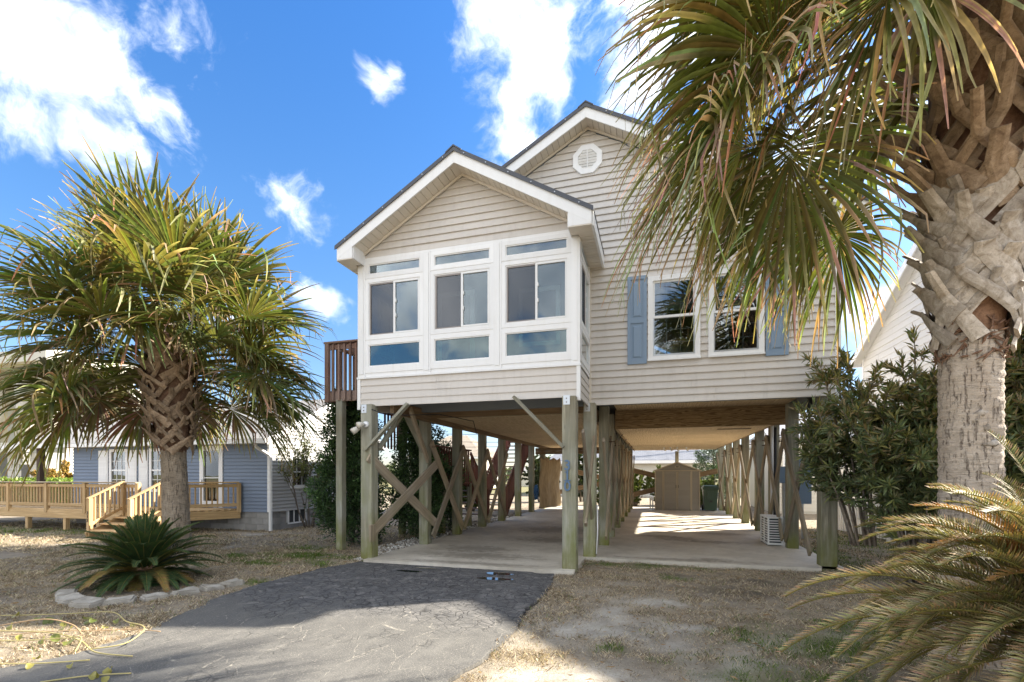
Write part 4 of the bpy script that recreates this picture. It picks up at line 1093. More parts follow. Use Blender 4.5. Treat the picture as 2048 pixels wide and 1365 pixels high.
# --- wheeled refuse cart
K = empty('refuse_cart', (2.2, 21.7, .06), 'dark green wheeled refuse cart beside the taupe shed', 'refuse cart')
def frust(m, x0, x1, y0, y1, z0, z1, tx, ty):
    m.add([(x0 + tx, y0 + ty, z0), (x1 - tx, y0 + ty, z0), (x1 - tx, y1 - ty, z0), (x0 + tx, y1 - ty, z0), (x0, y0, z1), (x1, y0, z1), (x1, y1, z1), (x0, y1, z1)],
          [(0, 3, 2, 1), (4, 5, 6, 7), (0, 1, 5, 4), (1, 2, 6, 5), (2, 3, 7, 6), (3, 0, 4, 7)]); return m
frust(MB(), 1.92, 2.48, 21.3, 22.0, .10, .98, .05, .06).build('bin_body', 'cart', K)
frust(MB(), 1.90, 2.50, 21.28, 22.02, .94, 1.0, -.005, -.005).build('rim', 'cart', K)
lid = MB(); lid.add([(1.89, 21.26, 1.003), (2.51, 21.26, 1.003), (2.51, 22.03, 1.003), (1.89, 22.03, 1.003), (1.95, 21.34, 1.09), (2.45, 21.34, 1.09), (2.45, 21.95, 1.11), (1.95, 21.95, 1.11)], [(0, 3, 2, 1), (4, 5, 6, 7), (0, 1, 5, 4), (1, 2, 6, 5), (2, 3, 7, 6), (3, 0, 4, 7)])
lid.build('lid', 'cart', K)
MB().box(2.07, 2.33, 21.27, 21.30, .55, .88).build('front_recess', 'cart', K)
MB().box(2.14, 2.26, 21.268, 21.272, .42, .50).build('lift_bar', 'black', K)
MB().tube([(1.98, 22.06, .96), (2.42, 22.06, .96)], .018, 8).build('handle', 'black', K)
for x in (1.94, 2.46): MB().tube([(x - .03, 21.95, .17), (x + .03, 21.95, .17)], .115, 16).build('wheel', 'black', K)

# --- small pump stand beside the shed
P_ = empty('metal_stand', (-.12, 21.2, .06), 'slim grey metal stand with pale box beside the shed', 'stand')
for x in (-.18, -.08): MB().tube([(x, 21.2, .06), (x, 21.2, .48)], .025, 8).build('leg', 'metal', P_)
MB().box(-.21, -.05, 21.12, 21.28, .47, .58).build('box', 'white', P_)
MB().box(-.23, -.03, 21.1, 21.3, .06, .085).build('foot', 'metal', P_)

# --- outdoor unit of the air conditioner
A = empty('condenser_unit', (2.5, 11.8, .06), 'white slatted air conditioner outdoor unit by the right stilts', 'air conditioner')
ax0, ax1, ay0, ay1, az0, az1 = 2.28, 2.56, 11.30, 12.05, .10, .66
cs = MB(); cs.box(ax0 + .02, ax1, ay0 + .02, ay1, az0, az1 - .03).build('casing', 'dark', A)
MB().box(ax0 - .005, ax1 + .01, ay0 - .005, ay1 + .01, az1 - .03, az1).build('top_cover', 'acwhite', A)
MB().box(ax0 - .005, ax1 + .01, ay0 - .005, ay1 + .01, az0 - .02, az0 + .02).build('base_pan', 'acwhite', A)
for x, y in ((ax0, ay0), (ax1 - .02, ay0), (ax0, ay1 - .03), (ax0, (ay0 + ay1) / 2)): MB().box(x - .002, x + .03, y - .002, y + .03, az0 + .02, az1 - .03).build('corner_rib', 'acwhite', A)
for k_ in range(9):
    z = az0 + .055 + k_ * .052
    MB().box(ax0 + .03, ax1 - .02, ay0, ay0 + .014, z, z + .022).build('slat', 'acwhite', A)
    MB().box(ax0, ax0 + .014, ay0 + .03, ay1 - .03, z, z + .022).build('slat', 'acwhite', A)
for y in (ay0 + .12, ay1 - .12): MB().box(ax0, ax1, y - .03, y + .03, .06, .082).build('foot', 'black', A)

# --- meter boxes and pipe on the right
B_ = empty('meter_box', (3.1, 13.2, 0), 'grey electric meter boxes on a pole right of the carport', 'meter box')
MB().tube([(3.02, 13.2, 0), (3.02, 13.2, 1.75)], .05, 8).build('pole', 'metal', B_)
MB().box(2.90, 3.12, 13.1, 13.2, 1.35, 1.75).build('cabinet', 'shutter', B_)
MB().box(3.25, 3.6, 13.15, 13.3, .85, 1.95).build('cabinet', 'shutter', B_)
MB().tube([(3.42, 13.22, 0), (3.42, 13.22, .86)], .03, 8).build('conduit', 'metal', B_)

# ------------------------------------------------------------------ blue house to the left
BH = empty('blue_house', (-14, 13, 0), 'blue-grey clapboard bungalow with white shutters and grey shingle roof', 'house')
bx0, bx1, by0, by1, bz0, bz1 = -17.78, -10.16, 10.9, 16.4, .52, 2.50
bwin = [(-16.10, -15.50, 1.12, 2.25), (-14.45, -13.80, 1.12, 2.25)]
bdoor = (-12.52, -11.80, .62, 2.38)
bholes = [(w[0], w[1], w[2], w[3]) for w in bwin] + [bdoor]
bw = wall_part('front_wall', BH, 'x', by0, by0 + .1, bx0, bx1, bz0, bz1, 'blue', bholes)
clapboard('siding_boards', bw, 'blue', 'x', by0, -1, bx0, bx1 - .02, bz0, bz1 - .06, .03, [(h[0] - .03, h[1] + .03, h[2] - .02, h[3] + .02) for h in bholes], e=.1, join=True)
MB().box(bx1 - .03, bx1 + .04, by0 - .04, by0 + .06, bz0, bz1).build('corner_trim', 'white', bw)
br = wall_part('side_wall', BH, 'y', bx1 - .1, bx1, by0 + .1, by1, bz0, bz1, 'sunwhite', [(11.75, 12.4, 1.25, 2.02)], lambda m: m.prism([(bx1 - .1, by0, bz1), (bx1 - .1, by1, bz1), (bx1 - .1, (by0 + by1) / 2, bz1 + 1.42)], (.1, 0, 0)))
clapboard('siding_boards', br, 'sunwhite', 'y', bx1, 1, by0 + .05, by1, bz0, bz1 + 1.4, .03, [(11.72, 12.43, 1.23, 2.04)], ((by0 + by1) / 2, bz1 + 1.42, .52), e=.1, join=True)
wall_part('side_wall', BH, 'y', bx0, bx0 + .1, by0 + .1, by1, bz0, bz1, 'blue')
wall_part('back_wall', BH, 'x', by1 - .1, by1, bx0, bx1, bz0, bz1, 'blue')
MB().box(bx0 + .1, bx1 - .1, by0 + .1, by1 - .1, bz0, bz0 + .05).build('floor', 'dark', BH)
def small_window(x0, x1, z0, z1, y, parent, inner, curtain):
    f = MB(); t = .085
    f.box(x0 - t, x0, y - .035, y + .05, z0 - t, z1 + t); f.box(x1, x1 + t, y - .035, y + .05, z0 - t, z1 + t)
    f.box(x0, x1, y - .035, y + .05, z0 - t, z0); f.box(x0, x1, y - .035, y + .05, z1, z1 + t)
    w = f.build('window', 'white', parent)
    g = MB(); zm = (z0 + z1) / 2; g.box(x0, x1, y - .02, y + .01, zm - .022, zm + .022)
    g.build('sash_rail', 'white', w)
    g = MB(); xm = (x0 + x1) / 2
    for xx in (x0 + (x1 - x0) / 3, x0 + (x1 - x0) * 2 / 3): g.box(xx - .007, xx + .007, y - .008, y + .004, z0, z1)
    for zz in ((z0 + zm) / 2, (zm + z1) / 2): g.box(x0, x1, y - .0085, y + .0035, zz - .007, zz + .007)
    g.build('muntin', 'white', w)
    MB().box(x0, x1, y + .005, y + .009, z0, z1).build('pane', 'glasssmall', w)
    if curtain: MB().box(x0 + (x1 - x0) * .35, x1, y + .12, y + .13, z0, z1 - .25).build('curtain', curtain, w)
    MB().box(x0, x1, y + .2, y + .21, z0, z1).build('blind', inner, w)
small_window(*bwin[0], by0, BH, 'blind', 'teal'); small_window(*bwin[1], by0, BH, 'room', None)
for x0, x1 in ((-16.62, -16.22), (-15.38, -15.02), (-14.93, -14.57), (-13.66, -13.3)):
    s_ = MB(); s_.box(x0, x1, by0 - .05, by0 - .02, 1.05, 2.30); o = s_.build('shutter', 'white', BH)
    for a_, b_ in ((1.12, 1.62), (1.70, 2.24)):
        for k_ in range(int((b_ - a_) / .06)):
            MB().box(x0 + .05, x1 - .05, by0 - .058, by0 - .0505, a_ + k_ * .06, a_ + k_ * .06 + .045).build('louvre', 'white', o)
dx0, dx1, dz0, dz1 = bdoor
f = MB(); f.box(dx0 - .06, dx0 + .08, by0 - .045, by0 + .05, dz0, dz1); f.box(dx1 - .08, dx1 + .06, by0 - .045, by0 + .05, dz0, dz1); f.box(dx0 + .08, dx1 - .08, by0 - .045, by0 + .05, dz1 - .14, dz1); f.box(dx0 + .08, dx1 - .08, by0 - .045, by0 + .05, dz0, dz0 + .18)
dr_ = f.build('door', 'white', BH)
MB().box(dx0 + .08, dx1 - .08, by0 + .06, by0 + .08, dz0 + .1, dz1).build('inner_door', 'pink', dr_)
MB().box(dx0 + .22, dx1 - .12, by0 + .05, by0 + .0595, 1.35, dz1 - .18).build('inner_lite', 'dark', dr_)
for i in (1, 2): xx = dx0 + .22 + (dx1 - dx0 - .34) * i / 3; MB().box(xx - .01, xx + .01, by0 + .04, by0 + .0495, 1.35, dz1 - .18).build('muntin', 'white', dr_)
for zz in (1.55, 1.75, 1.97): MB().box(dx0 + .22, dx1 - .12, by0 + .041, by0 + .0485, zz - .01, zz + .01).build('muntin', 'white', dr_)
MB().box(dx0 + .08, dx1 - .08, by0 + .0, by0 + .004, dz0 + .18, dz1 - .14).build('pane', 'glass', dr_)
MB().box(dx0 + .08, dx1 - .08, by0 - .02, by0 + .01, 1.45, 1.475).build('storm_bar', 'white', dr_)
MB().box(dx0 + .02, dx0 + .05, by0 - .075, by0 - .046, 1.30, 1.42).build('handle', 'metal', dr_)
MB().tube([(-12.75, by0 - .03, 2.36), (-12.78, by0 - .12, 2.34)], .07, 10).build('porch_lamp', 'metal', BH, True)
small_y = (11.75, 12.4, 1.25, 2.02)
f = MB(); y0, y1, z0, z1 = small_y; t = .1
f.box(bx1 - .04, bx1 + .04, y0 - t, y0, z0 - t, z1 + t); f.box(bx1 - .04, bx1 + .04, y1, y1 + t, z0 - t, z1 + t); f.box(bx1 - .04, bx1 + .04, y0, y1, z0 - t, z0); f.box(bx1 - .04, bx1 + .04, y0, y1, z1, z1 + t)
w = f.build('window', 'white', BH)
MB().box(bx1 - .01, bx1 + .02, y0, y1, (z0 + z1) / 2 - .02, (z0 + z1) / 2 + .02).build('sash_rail', 'white', w)
for k_ in range(11): MB().box(bx1 - .06, bx1 - .05, y0, y1, z0 + .02 + k_ * .07, z0 + .065 + k_ * .07).build('blind_slat', 'blind', w)
for q in (1, 2): yy = y0 + (y1 - y0) * q / 3; MB().box(bx1 - .006, bx1 + .006, yy - .008, yy + .008, z0, z1).build('muntin', 'white', w)
MB().box(bx1 - .03, bx1 - .026, y0, y1, z0, z1).build('pane', 'glasssmall', w)
# roof, gutter, downspout
ym = (by0 + by1) / 2; pk = bz1 + 1.50
def roof_sheet(name, quad, mat, parent, th=.05):
    o = MB().prism(quad, (0, 0, th)).build(name, mat, parent)
    me = o.data; uv = me.uv_layers.new(name='UVMap'); a, b = Vector(quad[0]), Vector(quad[1]); u = (b - a).normalized(); v2 = (Vector(quad[3]) - a); v2 = (v2 - u * v2.dot(u)).normalized()
    for lp in me.loops:
        p = me.vertices[lp.vertex_index].co - a; uv.data[lp.index].uv = (p.dot(u), p.dot(v2))
    return o
x0r, x1r = bx0 - .25, bx1 + .22
roof = roof_sheet('roof', [(x0r, by0 - .3, bz1 - .02), (x1r, by0 - .3, bz1 - .02), (x1r, ym, pk), (x0r, ym, pk)], 'shingle', BH)
roof_sheet('roof_slope', [(x1r, by1 + .3, bz1 - .02), (x0r, by1 + .3, bz1 - .02), (x0r, ym, pk), (x1r, ym, pk)], 'shingle', roof)
roof_sheet('porch_roof', [(-20.6, by0 - .3, bz1 - .03), (x0r - .01, by0 - .3, bz1 - .03), (x0r - .01, ym, pk - .35), (-20.6, ym, pk - .35)], 'shingle', roof)
MB().box(-20.6, x1r, by0 - .38, by0 - .30, bz1 - .10, bz1 + .01).build('gutter', 'white', roof)
MB().box(-20.6, x1r - .02, by0 - .30, by0 - .02, bz1 - .10, bz1 - .085).build('soffit', 'white', roof)
MB().prism([(x1r, by0 - .32, bz1 - .14), (x1r, by0 - .32, bz1 + .03), (x1r, ym, pk + .05), (x1r, ym, pk - .13)], (.03, 0, 0)).build('rake_board', 'white', roof)
MB().prism([(x1r, by1 + .3, bz1 - .14), (x1r, by1 + .3, bz1 + .03), (x1r, ym, pk + .05), (x1r, ym, pk - .13)], (.03, 0, 0)).build('rake_board', 'white', roof)
MB().tube([(bx1 - .15, by0 - .34, bz1 - .08), (bx1 - .15, by0 - .30, bz1 - .2), (bx1 + .08, by0 - .08, bz1 - .42), (bx1 + .10, by0 - .06, bz1 - .5), (bx1 + .10, by0 - .06, .02)], .045, 8).build('downspout', 'white', BH)
board('porch_post', (-19.05, 10.75, .5), (-19.05, 10.75, 2.42), .16, .16, 'brownpost', BH)
# foundation blocks, one by one on the two visible sides
MB().box(bx0 + .05, bx1 - .05, by0 + .06, by1 - .05, 0, bz0 - .01).build('foundation', 'block', BH)
fd = MB().box(bx0 + .04, bx1 - .04, by0 + .05, by0 + .059, 0, bz0 - .01).build('foundation_wall', 'block', BH)
bh = .17
for r_ in range(3):
    z = .0 + r_ * (bh + .008); off = .21 if r_ % 2 else 0
    x = bx1 - .02
    while x > -13.2:
        xa = max(x - .41 + (off if x == bx1 - .02 else 0), -13.4)
        MB().box(xa + .004, x - .004, by0 + .01, by0 + .0495, z, z + bh).build('block', 'block', fd); x = xa
    y = by0 + .01
    while y < 14.5:
        ya = y + .41 - (off if y == by0 + .01 else 0)
        if not (11.55 < ya and y < 12.45 and r_ > 0):
            MB().box(bx1 - .03, bx1 - .004, y + .004, ya - .004, z, z + bh).build('block', 'block', fd)
        y = ya
cv = MB(); cv.box(bx1 - .05, bx1 + .01, 11.6, 11.65, .12, .51); cv.box(bx1 - .05, bx1 + .01, 12.32, 12.37, .12, .51); cv.box(bx1 - .05, bx1 + .01, 11.65, 12.32, .12, .16)
cw = cv.build('crawl_vent', 'white', BH)
MB().box(bx1 - .06, bx1 - .03, 11.65, 12.32, .16, .51).build('vent_screen', 'dark', cw)
for q in (11.87, 12.1): MB().box(bx1 - .03, bx1 - .0, q - .012, q + .012, .16, .51).build('vent_bar', 'white', cw)

# --- its new pine deck with stairs
DK = empty('pine_deck', (-15, 9.6, 0), 'new yellow pine deck with baluster railings and steps fronting the blue house', 'deck')
dyf, dz = 9.45, .60
for i in range(10): board('deck_board', (-21.5, dyf + .07 + i * .145, dz - .02), (-13.0 if i < 1 else -11.2 - max(0, .9 - i * .12), dyf + .07 + i * .145, dz - .02), .138, .035, 'newwood', DK, (0, 1, 0))
board('rim_joist', (-21.5, dyf, dz - .15), (-12.0, dyf, dz - .15), .22, .04, 'newwood', DK, (0, 0, 1))
board('rim_joist', (-12.0, dyf, dz - .15), (-11.1, 10.85, dz - .15), .22, .04, 'newwood', DK, (0, 0, 1))
for x in (-20.2, -18.9, -17.35, -15.79, -14.5): board('post', (x, dyf + .05, 0), (x, dyf + .05, dz - .2), .11, .11, 'newwood', DK, (1, 0, 0))
def railing(p0, p1, zt, post_at=(), spacing=.125):
    p0, p1 = Vector((*p0, 0)), Vector((*p1, 0)); d = (p1 - p0); L = d.length; d.normalize(); nrm = Vector((-d.y, d.x, 0))
    up = Vector((0, 0, 1))
    board('top_rail', p0 + up * zt, p1 + up * zt, .14, .035, 'newwood' if p0.x > -13 else 'brace', DK, nrm)
    board('rail', p0 + up * (zt - .09), p1 + up * (zt - .09), .085, .035, 'newwood', DK, up)
    board('rail', p0 + up * (dz + .12), p1 + up * (dz + .12), .085, .035, 'newwood', DK, up)
    k = int(L / spacing)
    for j in range(1, k):
        q = p0 + d * (L * j / k) - nrm * -.03
        board('baluster', q + up * (dz + .06), q + up * (zt - .04), .036, .036, 'newwood', DK, d, .003)
    for u in post_at:
        q = p0 + d * (L * u); board('newel', q + up * (dz - .1), q + up * (zt - .02), .1, .1, 'newwood', DK, d)
railing((-21.5, dyf), (-13.02, dyf), 1.34, (.19, .40, .59, .77, 1.0))
railing((-12.05, dyf), (-11.1, 10.8), 1.34, (0, 1))
for z_ in (.5,):
    for j in range(22): x = -21 + j * .36; 
# stairs
for i, (y, z) in enumerate(((9.30, .44), (9.02, .30), (8.74, .16))):
    board('tread', (-13.55, y, z), (-12.1, y, z), .30, .04, 'newwood', DK, (0, 1, 0))
    MB().box(-13.5, -12.15, y + .12, y + .14, z - .13, z + .0).build('riser', 'newwood', DK)
for x in (-13.5, -12.12):
    board('stringer', (x, 9.45, .42), (x, 8.55, .02), .22, .04, 'newwood', DK, (0, 0, 1))
    board('newel', (x, 8.62, .0), (x, 8.62, .96), .1, .1, 'newwood', DK, (1, 0, 0))
    board('newel', (x, 9.42, .4), (x, 9.42, 1.36), .1, .1, 'newwood', DK, (1, 0, 0))
    board('hand_rail', (x, 9.42, 1.37), (x, 8.56, .95), .1, .035, 'newwood', DK, (1, 0, 0))
    board('rail', (x, 9.42, .70), (x, 8.62, .30), .08, .035, 'newwood', DK, (0, 0, 1))
    for j in range(1, 7):
        u = j / 7; y = 9.42 - .8 * u; board('baluster', (x, y, .66 - .4 * u), (x, y, 1.34 - .4 * u), .035, .035, 'newwood', DK, (0, 1, 0), .003)
for i, ch in enumerate('312'):
    mw = Matrix.Translation((-13.5, 8.62 - .056, .60 - i * .09)) @ Matrix.Rotation(R(90), 4, 'X')
    text_obj(ch, .11, 'black', DK, 'number_digit', mw, .004)

# ------------------------------------------------------------------ neighbour to the right, white gable end
NX, NY0, NY1, NZ = 6.0, 7.9, 16.9, 5.03
NH = empty('white_gabled_house', (9, 12.4, 0), 'white clapboard house with a tall gable end on the right', 'house')
nym = (NY0 + NY1) / 2; npk = NZ + .5 * (NY1 - NY0) / 2
nw = wall_part('gable_wall', NH, 'y', NX, NX + .1, NY0, NY1, 0, NZ, 'white2', (), lambda m: m.prism([(NX, NY0, NZ), (NX, NY1, NZ), (NX, nym, npk)], (.1, 0, 0)))
clapboard('siding_board', nw, 'white2', 'y', NX, -1, NY0, NY1 - .05, .3, NZ, .02, (), e=.165)
nn = math.ceil((NZ - .3) / .165)
clapboard('siding_board', nw, 'white2', 'y', NX, -1, NY0, NY1 - .05, .3 + nn * .165, npk, .02, (), (nym, npk, .5), e=.165)
MB().box(NX - .03, NX + .05, NY1 - .05, NY1 + .03, 0, NZ).build('corner_trim', 'white', nw)
wall_part('rear_wall', NH, 'x', NY1 - .1, NY1, NX + .1, 13, 0, NZ, 'white2'); wall_part('front_wall', NH, 'x', NY0, NY0 + .1, NX + .1, 13, 0, NZ, 'white2')
for s_, ye in ((1, NY1 + .22), (-1, NY0 - .22)):
    ze = npk - .5 * abs(ye - nym) + .02
    o = roof_sheet('roof', [(NX - .25, ye, ze), (13, ye, ze), (13, nym, npk + .02), (NX - .25, nym, npk + .02)], 'shingledark', NH, .06)
    MB().prism([(NX - .28, ye, ze + .05), (NX - .28, ye, ze - .16), (NX - .28, nym, npk - .14), (NX - .28, nym, npk + .07)], (.03, 0, 0)).build('rake_board', 'white', o)
    MB().prism([(NX - .25, ye, ze - .03), (NX - .25, ye, ze - .05), (NX - .25, nym, npk - .05), (NX - .25, nym, npk - .03)], (.25, 0, 0)).build('soffit', 'white', o)
    MB().box(NX - .25, 13, min(ye, ye + s_ * .1), max(ye, ye + s_ * .1), ze - .12, ze).build('gutter', 'white', o)
# low cream outbuilding beyond the gap
OB = empty('cream_outbuilding', (8, 22, 0), 'low cream clapboard building seen between the right stilts', 'building')
ow = wall_part('front_wall', OB, 'x', 21.6, 21.7, 4.6, 12, 0, 3.0, 'cream', [(4.95, 5.35, 1.3, 2.5)])
clapboard('siding_boards', ow, 'cream', 'x', 21.6, -1, 4.6, 12, .1, 3.0, .02, [(4.95, 5.35, 1.3, 2.5)], e=.14, join=True)
wall_part('side_wall', OB, 'y', 4.6, 4.7, 21.7, 27, 0, 3.0, 'cream')
roof_sheet('roof', [(4.3, 21.3, 3.0), (12, 21.3, 3.0), (12, 24.4, 4.3), (4.3, 24.4, 4.3)], 'shingledark', OB)
m = MB(); m.box(4.88, 4.95, 21.55, 21.68, 1.23, 2.57); m.box(5.35, 5.42, 21.55, 21.68, 1.23, 2.57); m.box(4.95, 5.35, 21.55, 21.68, 1.23, 1.3); m.box(4.95, 5.35, 21.55, 21.68, 2.5, 2.57); m.box(4.95, 5.35, 21.57, 21.66, 1.88, 1.94)
o = m.build('window', 'white', OB); MB().box(4.95, 5.35, 21.62, 21.63, 1.3, 2.5).build('pane', 'glasssmall', o); MB().box(4.95, 5.35, 21.8, 21.82, 1.3, 2.5).build('blind', 'room', o)
# white picket fence and wire fence at the right
PF = empty('picket_fence', (5, 14, 0), 'low white picket fence behind the oleander', 'fence')
pa, pb = Vector((4.7, 15.4, 0)), Vector((5.6, 10.6, 0)); L = (pb - pa).length; d = (pb - pa) / L
k = int(L / .11)
for i in range(k + 1):
    q = pa + d * (L * i / k); board('picket', q + Vector((0, 0, .06)), q + Vector((0, 0, .86)), .065, .02, 'white', PF, d, 0)
for z in (.25, .68): board('rail', pa + Vector((.03, 0, z)), pb + Vector((.03, 0, z)), .07, .03, 'white', PF, (0, 0, 1), 0)
for u in (0, .5, 1.0): q = pa + d * L * u; board('fence_post', q, q + Vector((0, 0, .95)), .13, .13, 'white', PF, d)
WF = empty('wire_fence', (4, 18, 0), 'thin wire fence with metal posts right of the carport', 'fence')
for y in (16.5, 18.5, 20.5): MB().tube([(3.9, y, 0), (3.9, y, 1.2)], .025, 6).build('fence_post', 'metal', WF)
for z in (.2, .45, .7, .95, 1.15): MB().tube([(3.9, 16.3, z), (3.9, 20.7, z)], .006, 4).build('wire', 'metal', WF)

# ------------------------------------------------------------------ far buildings
def far_house(name, x0, x1, y0, y1, ze, zr, wallmat, roofmat, label, hip=True, wins=()):
    e_ = empty(name, ((x0 + x1) / 2, (y0 + y1) / 2, 0), label, 'house')
    ww = wall_part('wall', e_, 'x', y0, y0 + .15, x0, x1, 0, ze, wallmat, wins)
    wall_part('wall', e_, 'y', x0, x0 + .15, y0 + .15, y1, 0, ze, wallmat); wall_part('wall', e_, 'y', x1 - .15, x1, y0 + .15, y1, 0, ze, wallmat); wall_part('wall', e_, 'x', y1 - .15, y1, x0, x1, 0, ze, wallmat)
    ym_ = (y0 + y1) / 2; i = (y1 - y0) / 2 * .9 if hip else 0; o = .4
    A0, A1, B0, B1 = (x0 - o, y0 - o, ze), (x1 + o, y0 - o, ze), (x0 - o + i, ym_, zr), (x1 + o - i, ym_, zr); C0, C1 = (x0 - o, y1 + o, ze), (x1 + o, y1 + o, ze)
    r_ = roof_sheet('roof', [A0, A1, B1, B0], roofmat, e_, .06)
    roof_sheet('roof_slope', [C1, C0, B0, B1], roofmat, r_, .06)
    if hip:
        MB().prism([A0, B0, C0], (0, 0, .06)).build('hip_end', roofmat, r_); MB().prism([A1, B1, C1], (0, 0, .06)).build('hip_end', roofmat, r_)
    MB().box(x0 - o - .02, x1 + o + .02, y0 - o - .06, y0 - o, ze - .2, ze + .02).build('fascia', 'white', r_)
    for (a_, b_, c0, c1) in wins:
        f = MB(); t = .1; f.box(a_ - t, a_, y0 - .04, y0 + .1, c0 - t, c1 + t); f.box(b_, b_ + t, y0 - .04, y0 + .1, c0 - t, c1 + t); f.box(a_, b_, y0 - .04, y0 + .1, c0 - t, c0); f.box(a_, b_, y0 - .04, y0 + .1, c1, c1 + t); f.box((a_ + b_) / 2 - .04, (a_ + b_) / 2 + .04, y0 - .02, y0 + .08, c0, c1)
        w_ = f.build('window', 'white', e_); MB().box(a_, b_, y0 + .04, y0 + .05, c0, c1).build('pane', 'glasssmall', w_); MB().box(a_, b_, y0 + .4, y0 + .42, c0, c1).build('blind', 'room', w_)
    return e_
far_house('rear_house', -7.5, 3.4, 36, 46, 2.55, 6.4, 'cream', 'shingledark', 'cream house with slate-grey hip roof behind the shed')
far_house('tan_roofed_house', -27, -18.3, 50, 58, 3.5, 6.2, 'cream', 'shingletan', 'distant cream house with tan roof seen past the left stilts', True, [(-20.1, -19.1, 2.0, 3.2)])
far_house('low_grey_house', -17.5, -9, 62, 70, 2.0, 3.6, 'cream', 'shingle', 'distant low house with pale grey roof behind the shrubs')
far_house('pale_rear_house', 6, 16, 38, 46, 3.0, 5.6, 'white2', 'shingle', 'pale house with grey roof at the far right rear')
# pale columned building at the far left
PB = empty('columned_building', (-42, 22, 0), 'tall pale building with round columns on block piers at far left', 'building')
MB().box(-60, -41, 24.6, 36, 0, 8.6).build('wall', 'cream', PB)
MB().box(-60, -33.6, 19.2, 24.5, 8.2, 8.9).build('roof_slab', 'cream', PB)
MB().box(-60, -36.2, 19.6, 20.0, 2.95, 3.5).build('balcony_edge', 'cream', PB)
for x in (-43.2, -40.6, -38.0, -35.9): 
    MB().tube([(x, 20.6, 3.4), (x, 20.6, 8.2)], .46, 20).build('column', 'cream', PB, True)
    pr = MB().box(x - .62, x + .62, 20.1, 21.1, 0, 2.9).build('pier', 'block', PB)
    for r_ in range(8):
        z = .02 + r_ * .36
        for q in range(3):
            xa = x - .62 + q * .42 - (.21 if r_ % 2 else 0); xb = min(x + .63, xa + .41); xa = max(xa, x - .63)
            if xb - xa > .05: MB().box(xa, xb, 20.08, 20.099, z, z + .345).build('block', 'blockpale', pr)
MB().box(-41, -33.7, 24, 24.2, 4.5, 8.2).build('wall_panel', 'cream', PB)

# ------------------------------------------------------------------ palms
UP = Vector((0, 0, 1))
def lerp3(a, b, t): return tuple(a[i] + (b[i] - a[i]) * t for i in range(3))
def fan_frond(parent, start, hub, out, size, rnd, green=(.13, .17, .045), tan_=(.50, .37, .20), dead=.35, droop=.5, nseg=50, kink=.5, bend_up=.25, K=7, yellow=.3, roll=.35, wf=.45):
    """one costapalmate frond: stalk from start to hub, fan of folded segments with frayed tan tips"""
    start, hub, d = Vector(start), Vector(hub), Vector(out).normalized()
    s = d.cross(UP); s = s.normalized() if s.length > .1 else Vector((1, 0, 0))
    n = s.cross(d).normalized()
    if n.z < -.2: n = -n
    ro = rnd.gauss(0, roll); s, n = (s * math.cos(ro) + n * math.sin(ro)).normalized(), (n * math.cos(ro) - s * math.sin(ro)).normalized()
    m = MB()
    mid = (start + hub) / 2 + UP * (hub - start).length * bend_up
    pet = [(start * (1 - t) ** 2 + mid * 2 * t * (1 - t) + hub * t * t) for t in [i / 8 for i in range(9)]]
    gcol = lerp3(green, (.24, .22, .06), .5)
    m.tube(pet, [.032 - .018 * i / 8 for i in range(9)], 5, gcol)
    nv0 = len(m.v)
    fullgreen = lerp3(green, (.30, .27, .05), rnd.random() * yellow)
    for i in range(nseg):
        u = -1 + 2 * i / (nseg - 1)
        th = u * R(150) + rnd.gauss(0, .035)
        c0 = (1 - abs(u)) ** .8 * size * .13
        p = hub + d * c0 - UP * (c0 * c0 * .5) + n * .0
        dirv = (d * math.cos(th) + s * math.sin(th) + n * (.30 * abs(math.sin(th)) + .05)).normalized()
        L = size * (.72 + .18 * math.cos(th)) * rnd.uniform(.86, 1.12) * (1 - .25 * max(0, abs(u) - .8) / .2)
        wmax = R(150) * 2 / nseg * L * wf * rnd.uniform(.85, 1.1)
        side0 = (s * math.cos(th) - d * math.sin(th)).normalized()
        dj = droop * rnd.uniform(.6, 1.5); td = 1 - dead * rnd.uniform(.5, 1.8)
        kk = rnd.uniform(.45, .9) if rnd.random() < kink else 2
        kdir = (-UP + Vector((rnd.uniform(-.5, .5), rnd.uniform(-.5, .5), 0))).normalized()
        gi = lerp3(fullgreen, (.34, .33, .06), max(0, rnd.gauss(.0, .25)) * yellow)
        gi = tuple(x * rnd.uniform(.75, 1.2) for x in gi)
        ti = tuple(x * rnd.uniform(.6, 1.15) for x in tan_)
        o = len(m.v); tw = rnd.uniform(-.5, .5)
        for k in range(K + 1):
            t = k / K
            wd = wmax * (min(1, t / .38) if t < .38 else max(.05, (1 - (t - .38) / .62)) ** .75) * .5 + .002
            sd = (side0 - dirv * side0.dot(dirv)).normalized()
            nn = sd.cross(dirv).normalized()
            if nn.dot(n) < 0: nn = -nn
            a = tw * max(0, t - .4)
            sd = (sd * math.cos(a) + nn * math.sin(a)).normalized()
            f = .55 * wd
            m.v += [tuple(p - sd * wd + nn * f), tuple(p), tuple(p + sd * wd + nn * f)]
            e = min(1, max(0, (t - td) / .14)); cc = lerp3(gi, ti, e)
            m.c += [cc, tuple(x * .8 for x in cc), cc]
            g = dj * (.12 + t ** 1.3) * .32
            dirv = (dirv - UP * g).normalized()
            if t >= kk: dirv = (dirv * .45 + kdir * .75).normalized()
            p = p + dirv * (L / K)
        for k in range(K):
            b = o + k * 3; m.f += [(b, b + 1, b + 4, b + 3), (b + 1, b + 2, b + 5, b + 4)]
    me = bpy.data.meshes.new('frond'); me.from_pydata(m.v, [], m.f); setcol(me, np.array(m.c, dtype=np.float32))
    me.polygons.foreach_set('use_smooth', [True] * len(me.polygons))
    return mk('frond', me, 'frond', parent)
